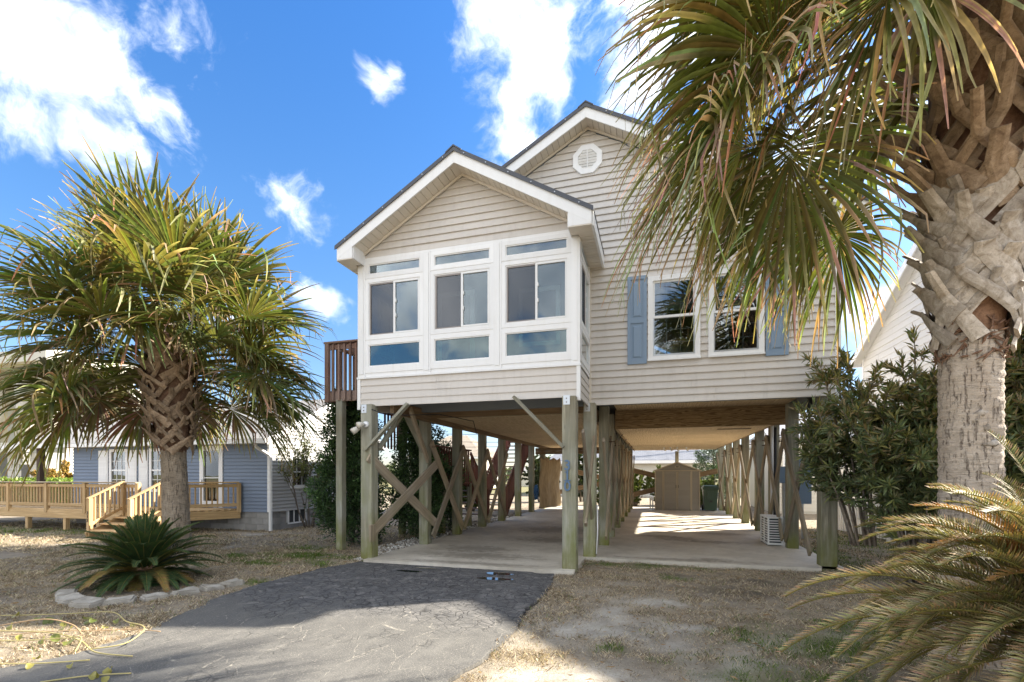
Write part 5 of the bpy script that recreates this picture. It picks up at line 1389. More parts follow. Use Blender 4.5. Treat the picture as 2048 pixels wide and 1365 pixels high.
def palm_trunk(parent, base, r0, r1, z1, lean=(0, 0), ringh=.045, cols=((.36, .31, .25), (.44, .385, .32)), flare=.12):
    base = Vector(base); nz = max(10, int(z1 / .022)); na = 56; V = []; cl = []
    an = np.linspace(0, 2 * math.pi, na, endpoint=False)
    for j in range(nz + 1):
        t = j / nz; z = t * z1
        r = r0 + (r1 - r0) * t + flare * math.exp(-z / .22)
        saw = ((z / ringh + .25 * vnoise(an * 1.5, z * 6, 5)) % 1.0)
        rr = r * (1 + .028 * (fbm(np.cos(an) * 4 + 9, np.sin(an) * 4 + z * 9, 3) - .5) * 2) + .013 * (1 - saw) + .016 * (vnoise(an * 9, z * 16, 8) - .5)
        cx, cy = base.x + lean[0] * t, base.y + lean[1] * t
        V.append(np.stack([cx + rr * np.cos(an), cy + rr * np.sin(an), np.full(na, base.z + z)], 1))
        f = fbm(an * 3, z * 5, 12); cl.append(np.array(cols[0])[None] + (np.array(cols[1]) - np.array(cols[0]))[None] * f[:, None])
    V = np.concatenate(V); cl = np.concatenate(cl); i0 = np.arange(nz)[:, None] * na + np.arange(na)[None]; i1 = np.arange(nz)[:, None] * na + (np.arange(na)[None] + 1) % na
    F = np.stack([i0, i1, i1 + na, i0 + na], -1).reshape(-1, 4)
    me = raw_mesh('trunk', V, F, cl); me.polygons.foreach_set('use_smooth', [True] * len(me.polygons))
    return mk('trunk', me, 'trunk', parent)
def boots(parent, axis_at, r_at, z0, z1, n, rnd, mat, w0=.12, h0=.34, stub=.22, spread=.62, out=.10, phi0=0.0, single=.35):
    """crossing split leaf bases around the trunk"""
    for i in range(n):
        t = i / (n - 1); z = z0 + (z1 - z0) * t
        ph = phi0 + i * 2.39996 + rnd.uniform(-.12, .12); r = r_at(z); cx, cy = axis_at(z)
        h = h0 * rnd.uniform(.8, 1.15); w = w0 * rnd.uniform(.65, 1.35); sp = spread * rnd.uniform(.55, 1.25); st = stub * rnd.uniform(.5, 1.35)
        lay = rnd.uniform(.0, .05); m = MB()
        dz_ = rnd.uniform(-.03, .03); pick = rnd.choice((-1, 1)); cutoff = rnd.randint(7, 9)
        for sg in (-1, 1):
            if rnd.random() < single and sg == pick: continue
            pts, ws, ts, ns = [], [], [], []
            for k in range(cutoff):
                u = k / 8
                if u <= .625:
                    q = u / .625; a = ph + sg * sp * (1 - q) ** 1.15; zz = z - h * (1 - q) ; rr = r + .012 + lay + out * q ** 2 + (.012 if sg > 0 else 0)
                else:
                    q = (u - .625) / .375; a = ph; zz = z + st * .75 * q + dz_ * q; rr = r + .012 + lay + out + st * .75 * q + (.012 if sg > 0 else 0)
                nr = Vector((math.cos(a), math.sin(a), -.15)); pts.append(Vector((cx + rr * math.cos(a), cy + rr * math.sin(a), zz))); ns.append(nr)
                ws.append(w * (1.1 - .5 * u)); ts.append(.030 - .010 * u)
            m.sweep(pts, ws, ts, ns)
        m.build('leaf_base', mat, parent, False)

# --- the sabal palm on the left
rnd = random.Random(5)
PLM = empty('palm_tree', (-8.85, 7.19, 0), 'full round fan palm standing in front of the blue house', 'palm tree', 'fan palms')
bp = Vector((-8.87, 7.19, 0))
palm_trunk(PLM, bp, .225, .20, 2.15, (-.12, .0), .05, ((.30, .235, .165), (.42, .34, .25)), .06)
axl = lambda z: (bp.x - .12 * min(1, z / 2.15) - .05 * max(0, z - 2.15), bp.y)
rl = lambda z: .205 + .19 * math.sin(min(1, max(0, (z - 1.95) / 2.3)) * 2.3)
core = MB(); core.tube([(*axl(z), z) for z in (1.9, 2.3, 2.7, 3.1, 3.5, 3.9, 4.2, 4.5)], [rl(z) * .95 for z in (1.9, 2.3, 2.7, 3.1, 3.5, 3.9, 4.2)] + [.12], 20); core.build('crown_shaft', 'fibre', PLM, True)
boots(PLM, axl, rl, 2.25, 4.1, 92, rnd, 'bootbrown', .105, .26, .20, .70, .08)
ctr = Vector((*axl(4.1), 4.0))
N = 72
for i in range(N):
    t = (i + .5) / N
    el = R(80 - 105 * t ** .9 + rnd.uniform(-9, 9)); az = i * 2.39996 + rnd.uniform(-.25, .25)
    hd = Vector((math.cos(az), math.sin(az), 0))
    if t > .70 and math.cos(az - R(-39)) > .62: continue
    pl = rnd.uniform(1.05, 1.40) * (1.05 if t < .5 else .95)
    st = ctr + hd * (.20 + .25 * t) + UP * (.35 - 1.0 * t)
    hub = st + (hd * math.cos(el) + UP * math.sin(el)) * pl
    el2 = el - R(16 + 14 * t) if t > .18 else el - R(6)
    out = hd * math.cos(el2) + UP * math.sin(el2)
    fan_frond(PLM, st, hub, out, rnd.uniform(1.40, 1.72), rnd, (.115, .14, .05), (.54, .44, .24), .15 + .32 * t * rnd.random(), .26 + .55 * t, 50, .2 + .45 * t, .10 + .12 * t, 7, .38)
# short fans hanging over the top of the trunk on the street side
for da, zz, sz in ((-58, 4.25, 1.15), (-22, 4.35, 1.20), (14, 4.2, 1.10), (50, 4.3, 1.2), (-75, 3.9, 1.1), (78, 3.9, 1.15)):
    az = R(-39 + da); hd = Vector((math.cos(az), math.sin(az), 0)); st = Vector((ctr.x, ctr.y, zz - .15)) + hd * .3
    fan_frond(PLM, st, st + hd * .75 + UP * .22, hd * .55 - UP * .83, sz, rnd, (.12, .145, .05), (.54, .44, .24), .32, .7, 48, .45, .15, 7, .45)
# dead skirt under the crown
for i in range(5):
    az = i * .7 + 1.4; hd = Vector((math.cos(az), math.sin(az), 0)); st = ctr + hd * .45 - UP * .7
    if math.cos(az - R(-39)) > .25: continue
    fan_frond(PLM, st, st + hd * .8 - UP * .25, hd * .45 - UP * .9, rnd.uniform(1.0, 1.3), rnd, (.16, .15, .07), (.36, .27, .16), .9, .8, 40, .5, .05, 7, .2)

# --- the close sabal palm on the right
rnd = random.Random(8)
PRM = empty('palm_tree', (2.56, 5.03, 0), 'close fan palm with thick trunk and crisscross leaf bases on the right', 'palm tree', 'fan palms')
bq = Vector((2.56, 5.03, 0))
palm_trunk(PRM, bq, .195, .20, 2.72, (.0, .0), .055, ((.46, .37, .285), (.62, .53, .43)), .10)
axr = lambda z: (bq.x + .05 * max(0, z - 2.7), bq.y)
rr_ = lambda z: .20 + .09 * min(1, max(0, (z - 2.6) / 1.3)) + .10 * min(1, max(0, (z - 3.9) / .8))
core = MB(); zz_ = [2.6, 2.9, 3.3, 3.7, 4.1, 4.5, 4.9, 5.3, 5.7]
core.tube([(*axr(z), z) for z in zz_], [rr_(z) * .96 for z in zz_], 24); core.build('crown_shaft', 'fibre', PRM, True)
boots(PRM, axr, rr_, 2.95, 3.95, 52, rnd, 'boot', .135, .34, .18, .95, .06, .3)
boots(PRM, axr, rr_, 3.9, 5.6, 100, rnd, 'bootbrown', .12, .28, .46, .6, .12, 1.1)
fm = MB()
for k_ in range(150):   # frayed fibre where the boots begin
    a = rnd.uniform(0, 6.283); z = rnd.uniform(2.50, 2.80); r0_ = .215; q = Vector((bq.x + r0_ * math.cos(a), bq.y + r0_ * math.sin(a), z)); nr = Vector((math.cos(a), math.sin(a), 0)); tg = Vector((-math.sin(a) * rnd.uniform(-1, 1), math.cos(a) * rnd.uniform(-1, 1), rnd.uniform(-1, .6)))
    L = rnd.uniform(.03, .09); fm.sweep([q - tg * L, q + nr * .01, q + tg * L + nr * rnd.uniform(0, .03)], [.012, .02, .004], [.006, .008, .003], [nr] * 3)
fm.build('fibre_collar', 'fibre', PRM, True, kind='stuff')
for k_ in range(5):   # loose flakes on the trunk
    a = rnd.uniform(3.2, 5.9); z = rnd.uniform(1.1, 2.6); q = Vector((bq.x + .205 * math.cos(a), bq.y + .205 * math.sin(a), z)); tg = Vector((-math.sin(a), math.cos(a), rnd.uniform(-.4, .5))); nr = Vector((math.cos(a), math.sin(a), 0))
    L = rnd.uniform(.05, .13)
    MB().sweep([q - tg * L * .6 - nr * .01, q + nr * .010, q + tg * L * .5 - nr * .005], [.02, .06, .02], [.006, .01, .006], [nr] * 3).build('bark_flake', 'boot', PRM, True)
def pfr(stz, hub, out, size, **k):
    hub = Vector(hub) + Vector((0, 0, .30)); hd = Vector((hub.x - bq.x, hub.y - bq.y, 0)).normalized()
    st = Vector((*axr(stz), stz)) + hd * .5
    return fan_frond(PRM, st, hub, out, size, rnd, **{**dict(green=(.115, .125, .04), tan_=(.56, .46, .27), dead=.36, droop=.8, nseg=68, kink=.45, bend_up=.16, K=8, yellow=.35, wf=.36), **k})
# visible fronds on the house side: hub and pointing direction
pfr(5.6, (1.10, 4.15, 5.05), (-.95, -.10, -.15), 1.60, dead=.25, droop=.55)
pfr(5.5, (1.03, 4.06, 4.80), (-.92, -.05, -.38), 1.70, dead=.30, droop=.6)
pfr(5.4, (.95, 4.12, 4.60), (-.80, -.02, -.60), 1.75, dead=.36)
pfr(5.3, (.84, 4.11, 4.35), (-.66, .0, -.75), 1.70, dead=.40)
pfr(5.1, (.58, 4.04, 3.98), (-.62, .02, -.78), 1.55, dead=.36)
pfr(5.1, (.66, 4.02, 3.85), (-.22, .05, -.96), 1.45, dead=.36)
pfr(5.0, (1.05, 4.35, 3.95), (-.05, .05, -.99), 1.45, dead=.36)
pfr(4.9, (1.41, 4.90, 3.62), (-.25, .25, -.93), 1.25, dead=.34, green=(.085, .11, .03))
pfr(4.9, (1.70, 5.30, 3.62), (-.05, .30, -.94), 1.20, dead=.34, green=(.085, .11, .03))
pfr(4.9, (1.25, 5.4, 3.95), (-.40, .4, -.80), 1.30, dead=.30, green=(.085, .11, .03))
pfr(5.6, (1.40, 3.95, 4.95), (-.55, -.20, -.82), 1.50, dead=.55)
pfr(5.6, (1.62, 4.05, 4.80), (-.25, -.20, -.95), 1.40, dead=.62)
pfr(5.6, (1.85, 4.15, 4.85), (-.05, -.25, -.97), 1.30, dead=.70)
pfr(5.5, (2.25, 4.00, 5.25), (.0, -.30, -.95), 1.30, dead=.70)
pfr(5.5, (2.65, 3.95, 5.30), (.10, -.30, -.95), 1.35, dead=.62)
pfr(5.6, (3.05, 4.2, 5.30), (.35, -.30, -.88), 1.45, dead=.60)
pfr(5.7, (1.45, 3.80, 5.45), (-.80, -.30, -.40), 1.60, dead=.35)
pfr(5.7, (1.05, 4.5, 5.55), (-.95, .05, -.05), 1.60, dead=.22)
pfr(5.7, (.95, 5.0, 5.1), (-.95, .2, -.28), 1.60, dead=.25)
pfr(5.2, (1.0, 5.2, 4.55), (-.82, .25, -.52), 1.50, dead=.28)
pfr(5.2, (1.15, 4.8, 4.35), (-.5, .15, -.85), 1.45, dead=.36)
for i in range(20):    # the rest of the crown above the frame and behind
    az = R(-60) + i * R(360 - 40) / 20 * 1.0; hd = Vector((math.cos(az), math.sin(az), 0)); el = R(rnd.uniform(-5, 75))
    st = Vector((*axr(5.7), 5.75)) + hd * .3; hub = st + (hd * math.cos(el) + UP * math.sin(el)) * rnd.uniform(1.1, 1.5)
    fan_frond(PRM, st, hub, hd * math.cos(el - .5) + UP * math.sin(el - .5), rnd.uniform(1.2, 1.5), rnd, (.10, .13, .035), (.5, .38, .2), .25, .6, 44, .25, .1, 6, .4)

# ------------------------------------------------------------------ sago palms
def sago_frond(parent, base, az, el, length, rnd, green, tip, tipamt, droop, nl=54, ll=.17, vee=.55, lw=.0075):
    d = Vector((math.cos(az) * math.cos(el), math.sin(az) * math.cos(el), math.sin(el))); p = Vector(base); m = MB(); n = 20
    pts, dirs = [], []
    for i in range(n + 1):
        pts.append(p.copy()); dirs.append(d.copy()); t = i / n
        p = p + d * (length / n); d = (d - UP * droop * (.25 + t) / n * 1.6).normalized()
    side = Vector((-math.sin(az), math.cos(az), 0))
    m.tube(pts, [.011 - .008 * i / n for i in range(n + 1)], 4, lerp3(green, (.30, .24, .06), .5))
    for j in range(nl):
        t = .10 + .90 * (j + .5) / nl; x = t * n; i = min(n - 1, int(x)); f = x - i
        q = pts[i].lerp(pts[i + 1], f); dd = dirs[i]; nn = side.cross(dd).normalized()
        if nn.z < 0: nn = -nn
        L = ll * (min(1, t * 5) if t < .2 else 1) * (1 - .75 * max(0, t - .55) / .45) * rnd.uniform(.88, 1.1)
        for sg in (-1, 1):
            ld = (side * sg * .80 + dd * (.45 + .45 * t) + nn * vee * rnd.uniform(.6, 1.2)).normalized()
            w = lw * rnd.uniform(.8, 1.1); sdv = dd * .9
            o = len(m.v)
            a = q; b = q + ld * L * .5; c = q + (ld * .96 - UP * .06 + dd * .08) * L
            m.v += [tuple(a - sdv * w * .6), tuple(a + sdv * w * .6), tuple(b + sdv * w), tuple(b - sdv * w), tuple(c)]
            tp = min(1, max(0, tipamt * rnd.uniform(.5, 1.5) * (.5 + t)))
            tcol = tuple(v * rnd.uniform(.75, 1.15) for v in tip); gc = tuple(v * rnd.uniform(.75, 1.2) for v in green)
            m.c += [gc, gc, lerp3(gc, tcol, tp * .6), lerp3(gc, tcol, tp * .6), lerp3(gc, tcol, min(1, tp * 1.3))]
            m.f += [(o, o + 1, o + 2, o + 3), (o + 3, o + 2, o + 4)]
    me = bpy.data.meshes.new('frond'); me.from_pydata(m.v, [], m.f); setcol(me, np.array(m.c, dtype=np.float32)); me.polygons.foreach_set('use_smooth', [True] * len(me.polygons))
    return mk('frond', me, 'sago', parent)
rnd = random.Random(3)
SGL = empty('sago_palm', (-7.05, 5.15, 0), 'dark green sago palm in the stone-edged bed at the left', 'sago palm', 'sago palms')
MB().tube([(-7.05, 5.2, 0), (-7.05, 5.2, .12), (-7.05, 5.2, .30)], [.17, .16, .10], 14).build('trunk', 'fibre', SGL, True)
for i in range(120):
    t = i / 119; az = i * 2.39996; el = R(84 - 96 * t + rnd.uniform(-8, 8))
    tw = rnd.uniform(.75, 1.0) * (.8 if t < .25 else 1.0)
    c0 = Vector((-7.05, 5.2, .27 - .14 * t)) + Vector((math.cos(az), math.sin(az), 0)) * .06
    dead = rnd.random() < .10 and t > .5
    sago_frond(SGL, c0, az, el, tw, rnd, (.032, .07, .026) if not dead else (.22, .16, .05), (.13, .15, .05) if not dead else (.35, .22, .08), .35, .5 + .7 * rnd.random(), 56, .15, .28, .0105)
SGR = empty('sago_palm', (2.35, 3.55, 0), 'large sago palm with sun-bleached straw tips at the bottom right', 'sago palm', 'sago palms')
MB().tube([(2.35, 3.55, 0), (2.35, 3.55, .35), (2.35, 3.55, .62)], [.24, .22, .14], 16).build('trunk', 'fibre', SGR, True)
rnd = random.Random(21)
for i in range(116):
    t = i / 115; az = i * 2.39996 + rnd.uniform(-.15, .15); el = R(76 - 84 * t + rnd.uniform(-7, 7))
    c0 = Vector((2.45, 3.60, .62)) + Vector((math.cos(az), math.sin(az), 0)) * .10
    facing = max(0, math.cos(az - R(200)))          # bleached on the open, south-west side
    tipa = .55 + .75 * facing * rnd.random() + .25 * t
    sago_frond(SGR, c0, az, el, rnd.uniform(1.05, 1.40), rnd, (.06, .075, .022), (.47, .35, .18), tipa, 1.2 + .6 * rnd.random(), 74, .155, .55, .0065)
for i in range(84):
    az = rnd.uniform(0, 6.283); el = R(rnd.uniform(35, 88)); rusty = rnd.random() < .35
    sago_frond(SGR, Vector((2.50 + rnd.uniform(-.1, .1), 3.62 + rnd.uniform(-.1, .1), .72)), az, el, rnd.uniform(.75, 1.15), rnd, (.055, .075, .022) if not rusty else (.22, .12, .04), (.44, .33, .15) if not rusty else (.50, .28, .10), .6, .8 + .8 * rnd.random(), 64, .15, .5, .0068)
for az, el, L, dr in ((R(186), 20, 1.65, 1.05), (R(193), 8, 1.55, .9), (R(205), 2, 1.40, .6), (R(178), 34, 1.6, 1.2), (R(215), -8, 1.35, .5), (R(197), 28, 1.5, 1.3), (R(225), 14, 1.2, .9), (R(165), 24, 1.5, 1.0)):
    sago_frond(SGR, Vector((2.30, 3.52, .56)), az, R(el), L, rnd, (.07, .08, .022), (.56, .42, .23), .9, dr, 78, .16, .6, .0068)

# ------------------------------------------------------------------ leafy masses
def leaf_cloud(P, Dv, L, Wd, cols, rs):
    """diamond leaves at points P pointing along Dv"""
    n = len(P); Dv = Dv / np.linalg.norm(Dv, axis=1)[:, None]
    rv = rs.normal(size=(n, 3)); S = np.cross(Dv, rv); S /= np.linalg.norm(S, axis=1)[:, None]; Nn = np.cross(S, Dv)
    L = L[:, None]; Wd = Wd[:, None]
    mid = P + Dv * L * .45
    V = np.stack([P, mid - S * Wd + Nn * Wd * .35, P + Dv * L - Nn * L * .10, mid + S * Wd + Nn * Wd * .35], 1).reshape(-1, 3)
    F = (np.arange(n)[:, None] * 4 + np.array([[0, 1, 2, 3]])).reshape(-1, 4)
    # fold each leaf along its midrib
    F = np.concatenate([np.stack([F[:, 0], F[:, 1], F[:, 2]], 1), np.stack([F[:, 0], F[:, 2], F[:, 3]], 1)])
    return V, F, np.repeat(cols, 4, 0)
def stems_shrub(parent, base, spread, height, nst, rs, leaf_len, leaf_w, per, palette, lean=(0, 0), top_pal=None, stem_r=.018, branch=5, droop=.15, bare=.25):
    P, Dv, Ls, Ws, Cs = [], [], [], [], []; sm = MB()
    base = np.array(base, float)
    for i in range(nst):
        a = rs.uniform(0, 2 * math.pi); rr = math.sqrt(rs.uniform()) ; tip = base + np.array([math.cos(a) * rr * spread[0] + lean[0], math.sin(a) * rr * spread[1] + lean[1], height * (1 - .35 * rr ** 2) * rs.uniform(.72, 1.05)])
        b0 = base + np.array([math.cos(a) * .18 * rr, math.sin(a) * .18 * rr, 0]); mid = (b0 + tip) / 2 + np.array([-math.cos(a) * spread[0] * .12, -math.sin(a) * spread[1] * .12, height * .10])
        ts = np.linspace(0, 1, 9); pts = [b0 * (1 - t) ** 2 + mid * 2 * t * (1 - t) + tip * t * t for t in ts]
        sm.tube(pts, [stem_r * (1 - .75 * t) for t in ts], 5)
        twigs = [(pts[4:], 1.0)]
        for b in range(branch):
            t = rs.uniform(bare + .05, .95); k = int(t * 8); s = pts[k]; dd = rs.normal(size=3) * .5 + (tip - b0) / np.linalg.norm(tip - b0) * .6; dd[2] = abs(dd[2]) * .8; dd /= np.linalg.norm(dd)
            bl_ = rs.uniform(.25, .6) * height * .32; e = s + dd * bl_; q = [s + (e - s) * u + np.array([0, 0, -droop * bl_ * u * u]) for u in np.linspace(0, 1, 5)]
            sm.tube(q, [stem_r * .45 * (1 - .7 * u) for u in np.linspace(0, 1, 5)], 4); twigs.append((q, .8))
        for q, wgt in twigs:
            q = np.array(q); seg = rs.uniform(0, len(q) - 1.001, int(per * wgt)); k = seg.astype(int); f = (seg - k)[:, None]
            pp = q[k] * (1 - f) + q[k + 1] * f; ax = q[k + 1] - q[k]; ax /= np.linalg.norm(ax, axis=1)[:, None]
            dv = ax * .65 + rs.normal(size=(len(pp), 3)) * .55; dv[:, 2] += .1
            P.append(pp); Dv.append(dv); n = len(pp); Ls.append(leaf_len * rs.uniform(.6, 1.15, n)); Ws.append(leaf_w * rs.uniform(.7, 1.2, n))
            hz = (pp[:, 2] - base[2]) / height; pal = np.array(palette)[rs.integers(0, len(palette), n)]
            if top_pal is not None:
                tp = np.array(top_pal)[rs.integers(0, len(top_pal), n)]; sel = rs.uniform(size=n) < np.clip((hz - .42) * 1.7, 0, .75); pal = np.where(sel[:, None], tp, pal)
            Cs.append(pal * rs.uniform(.7, 1.25, (n, 1)))
    P = np.concatenate(P); V, F, cc = leaf_cloud(P, np.concatenate(Dv), np.concatenate(Ls), np.concatenate(Ws), np.concatenate(Cs), rs)
    sm.build('stems', 'bark', parent, True)
    me = raw_mesh('foliage', V, F, cc); return mk('foliage', me, 'leafy', parent)
rs = np.random.default_rng(4)
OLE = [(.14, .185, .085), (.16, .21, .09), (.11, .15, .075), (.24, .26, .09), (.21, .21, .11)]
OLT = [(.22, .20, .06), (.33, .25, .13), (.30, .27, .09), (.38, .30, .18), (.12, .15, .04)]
def oleander(base, spread, h, n, per, label, lean=(0, 0)):
    e = empty('oleander_bush', base, label, 'shrub', 'oleander shrubs along the right boundary')
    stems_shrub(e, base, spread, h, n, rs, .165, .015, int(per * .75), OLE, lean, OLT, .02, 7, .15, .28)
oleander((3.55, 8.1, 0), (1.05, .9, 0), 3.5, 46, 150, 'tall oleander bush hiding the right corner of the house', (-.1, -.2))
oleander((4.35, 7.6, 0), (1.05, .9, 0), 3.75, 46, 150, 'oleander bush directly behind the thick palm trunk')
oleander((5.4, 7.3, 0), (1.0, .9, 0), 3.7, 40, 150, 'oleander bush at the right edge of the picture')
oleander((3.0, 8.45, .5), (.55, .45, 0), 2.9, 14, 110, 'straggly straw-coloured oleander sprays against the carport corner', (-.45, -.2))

# --- junipers by the left stilts
def juniper(base, h, r, n, rs, label, ntuft=460):
    e = empty('juniper_tree', base, label, 'juniper', 'junipers left of the carport'); sm = MB(); P, Dv, Cs = [], [], []
    base = np.array(base, float)
    sm.tube([base, base + np.array([.06, .03, h * .5]), base + np.array([-.03, .05, h * .95])], [.07, .05, .015], 7)
    for i in range(n):
        t = (i + .5) / n; a = i * 2.39996 + rs.uniform(-.4, .4); z = h * (.06 + .92 * t); rad = r * (1.0 - .75 * t ** 1.6) * rs.uniform(.55, 1.15)
        s = base + np.array([0, 0, max(.05, z - .25)]); c = base + np.array([math.cos(a) * rad, math.sin(a) * rad, z])
        sm.tube([s, (s + c) / 2 + np.array([0, 0, -.05]), c], [.02, .015, .006], 4)
        # a twisting plume of tufts
        up = np.array([math.cos(a) * .55, math.sin(a) * .55, .75]) + rs.normal(size=3) * .15; up /= np.linalg.norm(up); L = rs.uniform(.28, .5)
        u = rs.uniform(-.5, 1, ntuft); spread = .16 * np.sqrt(np.clip(1 - np.abs(u - .05) * .9, .05, 1))
        off = rs.normal(size=(ntuft, 3)) * spread[:, None] * .75
        pp = c + up * (u * L)[:, None] + off
        P.append(pp); Dv.append(off / .1 + up * .8 + rs.normal(size=(ntuft, 3)) * .35)
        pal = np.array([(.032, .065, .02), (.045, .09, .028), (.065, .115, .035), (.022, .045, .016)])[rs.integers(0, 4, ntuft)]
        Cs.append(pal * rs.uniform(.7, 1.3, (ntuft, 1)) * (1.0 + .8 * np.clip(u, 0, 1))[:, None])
    P = np.concatenate(P); n_ = len(P); V, F, cc = leaf_cloud(P, np.concatenate(Dv), rs.uniform(.05, .10, n_), rs.uniform(.011, .020, n_), np.concatenate(Cs), rs)
    sm.build('trunk', 'bark', e, True); mk('foliage', raw_mesh('foliage', V, F, cc), 'needle', e)
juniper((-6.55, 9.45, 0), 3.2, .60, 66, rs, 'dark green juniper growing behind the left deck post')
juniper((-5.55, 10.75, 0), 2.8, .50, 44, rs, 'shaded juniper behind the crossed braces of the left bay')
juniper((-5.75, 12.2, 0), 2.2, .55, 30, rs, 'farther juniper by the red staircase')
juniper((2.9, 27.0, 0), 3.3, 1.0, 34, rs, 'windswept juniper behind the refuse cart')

# --- the bare shrub by the blue house
BSH = empty('sparse_shrub', (-9.75, 12.0, 0), 'thin grey-stemmed shrub with sparse leaves at the corner of the blue house', 'shrub')
sm = MB(); rnd = random.Random(14); LP, LD = [], []
def grow(p, d, L, r, depth):
    pts = [p]; q = p.copy(); dd = d.copy()
    for i in range(4):
        dd = (dd + Vector((rnd.uniform(-.18, .18), rnd.uniform(-.18, .18), rnd.uniform(-.05, .12)))).normalized(); q = q + dd * L / 4; pts.append(q.copy())
    sm.tube(pts, [r * (1 - .45 * i / 4) for i in range(5)], 4)
    if depth <= 1:
        for _ in range(12): LP.append(pts[rnd.randint(1, 4)] + Vector((rnd.uniform(-.03, .03), rnd.uniform(-.03, .03), rnd.uniform(-.03, .03)))); LD.append(dd + Vector((rnd.uniform(-1, 1), rnd.uniform(-1, 1), rnd.uniform(-.3, 1))))
    if depth > 0:
        for _ in range(3):
            k = rnd.randint(2, 4); nd = (dd + Vector((rnd.uniform(-.8, .8), rnd.uniform(-.8, .8), rnd.uniform(-.1, .6)))).normalized(); grow(pts[k], nd, L * .68, r * .55, depth - 1)
for i in range(7):
    a = i * .9; grow(Vector((-9.75 + .12 * math.cos(a), 12.0 + .12 * math.sin(a), 0)), Vector((math.cos(a) * .35, math.sin(a) * .35, 1)).normalized(), 1.15, .02, 3)
sm.build('branches', 'bark', BSH, True)
n_ = len(LP); V, F, cc = leaf_cloud(np.array([tuple(p) for p in LP]), np.array([tuple(p) for p in LD]), rs.uniform(.05, .09, n_), rs.uniform(.014, .024, n_), np.array([(.12, .14, .045)]) * rs.uniform(.6, 1.4, (n_, 1)), rs)
mk('foliage', raw_mesh('foliage', V, F, cc), 'leafy', BSH)

# --- shrubs and trees behind
def bush(name, base, spread, h, label, pal, n=16, per=90, ll=.12, lw=.035, cat='shrub', group=None, bare=.1):
    e = empty(name, base, label, cat, group); stems_shrub(e, base, spread, h, n, rs, ll, lw, per, pal, (0, 0), None, .02, 6, .15, bare)
GB = [(.10, .15, .035), (.15, .19, .05), (.07, .11, .03), (.20, .22, .07)]
for x, y, h, lb in ((-.9, 24.5, 1.9, 'sunlit green shrub behind the left side of the shed'), (.4, 25.2, 2.0, 'green shrub showing just above the shed roof'), (2.2, 25.0, 1.8, 'green shrub behind the refuse cart'), (-2.6, 25.0, 1.6, 'green shrub behind the mid row of stilts')):
    bush('garden_shrub', (x, y, 0), (1.0, .8, 0), h, lb, GB, 18, 110, .10, .03, group='shrubs behind the carport')
for x, y, h, lb in ((-7.6, 19.5, 2.0, 'yellow-green shrub beyond the red staircase'), (-9.5, 24, 2.2, 'green shrub beyond the left stilts'), (-6.2, 27, 3.2, 'dark tree foliage behind the burlap sheet'), (-4.0, 28, 3.4, 'dark leafy tree behind the left bay')):
    bush('rear_shrub', (x, y, 0), (1.1, .9, 0), h, lb, GB if h < 2.5 else [(.04, .06, .02), (.06, .085, .025), (.03, .045, .018)], 20, 130, .14, .035, group='shrubs beyond the staircase')
for x, y, h, lb in ((-27.6, 16.5, 2.2, 'rust-gold shrub seen through the porch opening'), (-30.0, 17.2, 1.9, 'smaller rust-gold shrub behind the porch post')):
    bush('golden_shrub', (x, y, 0), (1.6, 1.2, 0), h, lb, [(.40, .24, .07), (.32, .22, .06), (.22, .20, .05), (.45, .30, .12)], 20, 130, .16, .05, group='golden shrubs behind the porch')
# clipped hedge beyond the pine deck
HG = empty('hedge', (-27, 14.5, 0), 'long low bright green hedge beyond the pine deck', 'hedge')
n_ = 15000; px_ = rs.uniform(-36, -18.5, n_); py_ = 15.0 + rs.uniform(-.55, .55, n_); pz_ = 1.36 * np.sqrt(rs.uniform(0, 1, n_))
V, F, cc = leaf_cloud(np.stack([px_, py_, pz_], 1), rs.normal(size=(n_, 3)) * .6 + np.array([0, -.2, .5]), rs.uniform(.09, .16, n_), rs.uniform(.025, .045, n_), np.array([(.15, .22, .03)]) * rs.uniform(.6, 1.4, (n_, 1)), rs)
mk('foliage', raw_mesh('foliage', V, F, cc), 'leafy', HG)
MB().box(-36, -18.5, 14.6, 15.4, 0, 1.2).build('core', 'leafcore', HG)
# far belt of trees on the horizon
n_ = 26000; a_ = rs.uniform(R(-5), R(185), n_); dist = rs.uniform(95, 120, n_); hh = 1.5 + 3.2 * fbm(a_ * 30, dist * .02, 44); pz_ = hh * rs.uniform(0, 1, n_) ** .7
V, F, cc = leaf_cloud(np.stack([dist * np.cos(a_), dist * np.sin(a_), pz_], 1), rs.normal(size=(n_, 3)), rs.uniform(.5, 1.1, n_), rs.uniform(.2, .45, n_), np.array([(.06, .075, .03)]) * rs.uniform(.6, 1.4, (n_, 1)), rs)
tag(mk('tree_line', raw_mesh('tree_line', V, F, cc), 'leafy'), 'low dark belt of trees along the horizon', 'trees', kind='stuff')
# overhead wires
for i, (z0, z1, y) in enumerate(((5.6, 5.3, 34), (5.0, 4.7, 34), (4.3, 4.9, 35))):
    pts = [(-30 + 40 * t, y + 4 * t, z0 + (z1 - z0) * t - .8 * math.sin(math.pi * t)) for t in [j / 12 for j in range(13)]]
    MB().tube(pts, .022, 4).build('overhead_wire', 'cable', None, True, label=('highest', 'middle', 'lowest')[i] + ' of the overhead wires behind the left stilts', cat='wire', group='overhead wires')

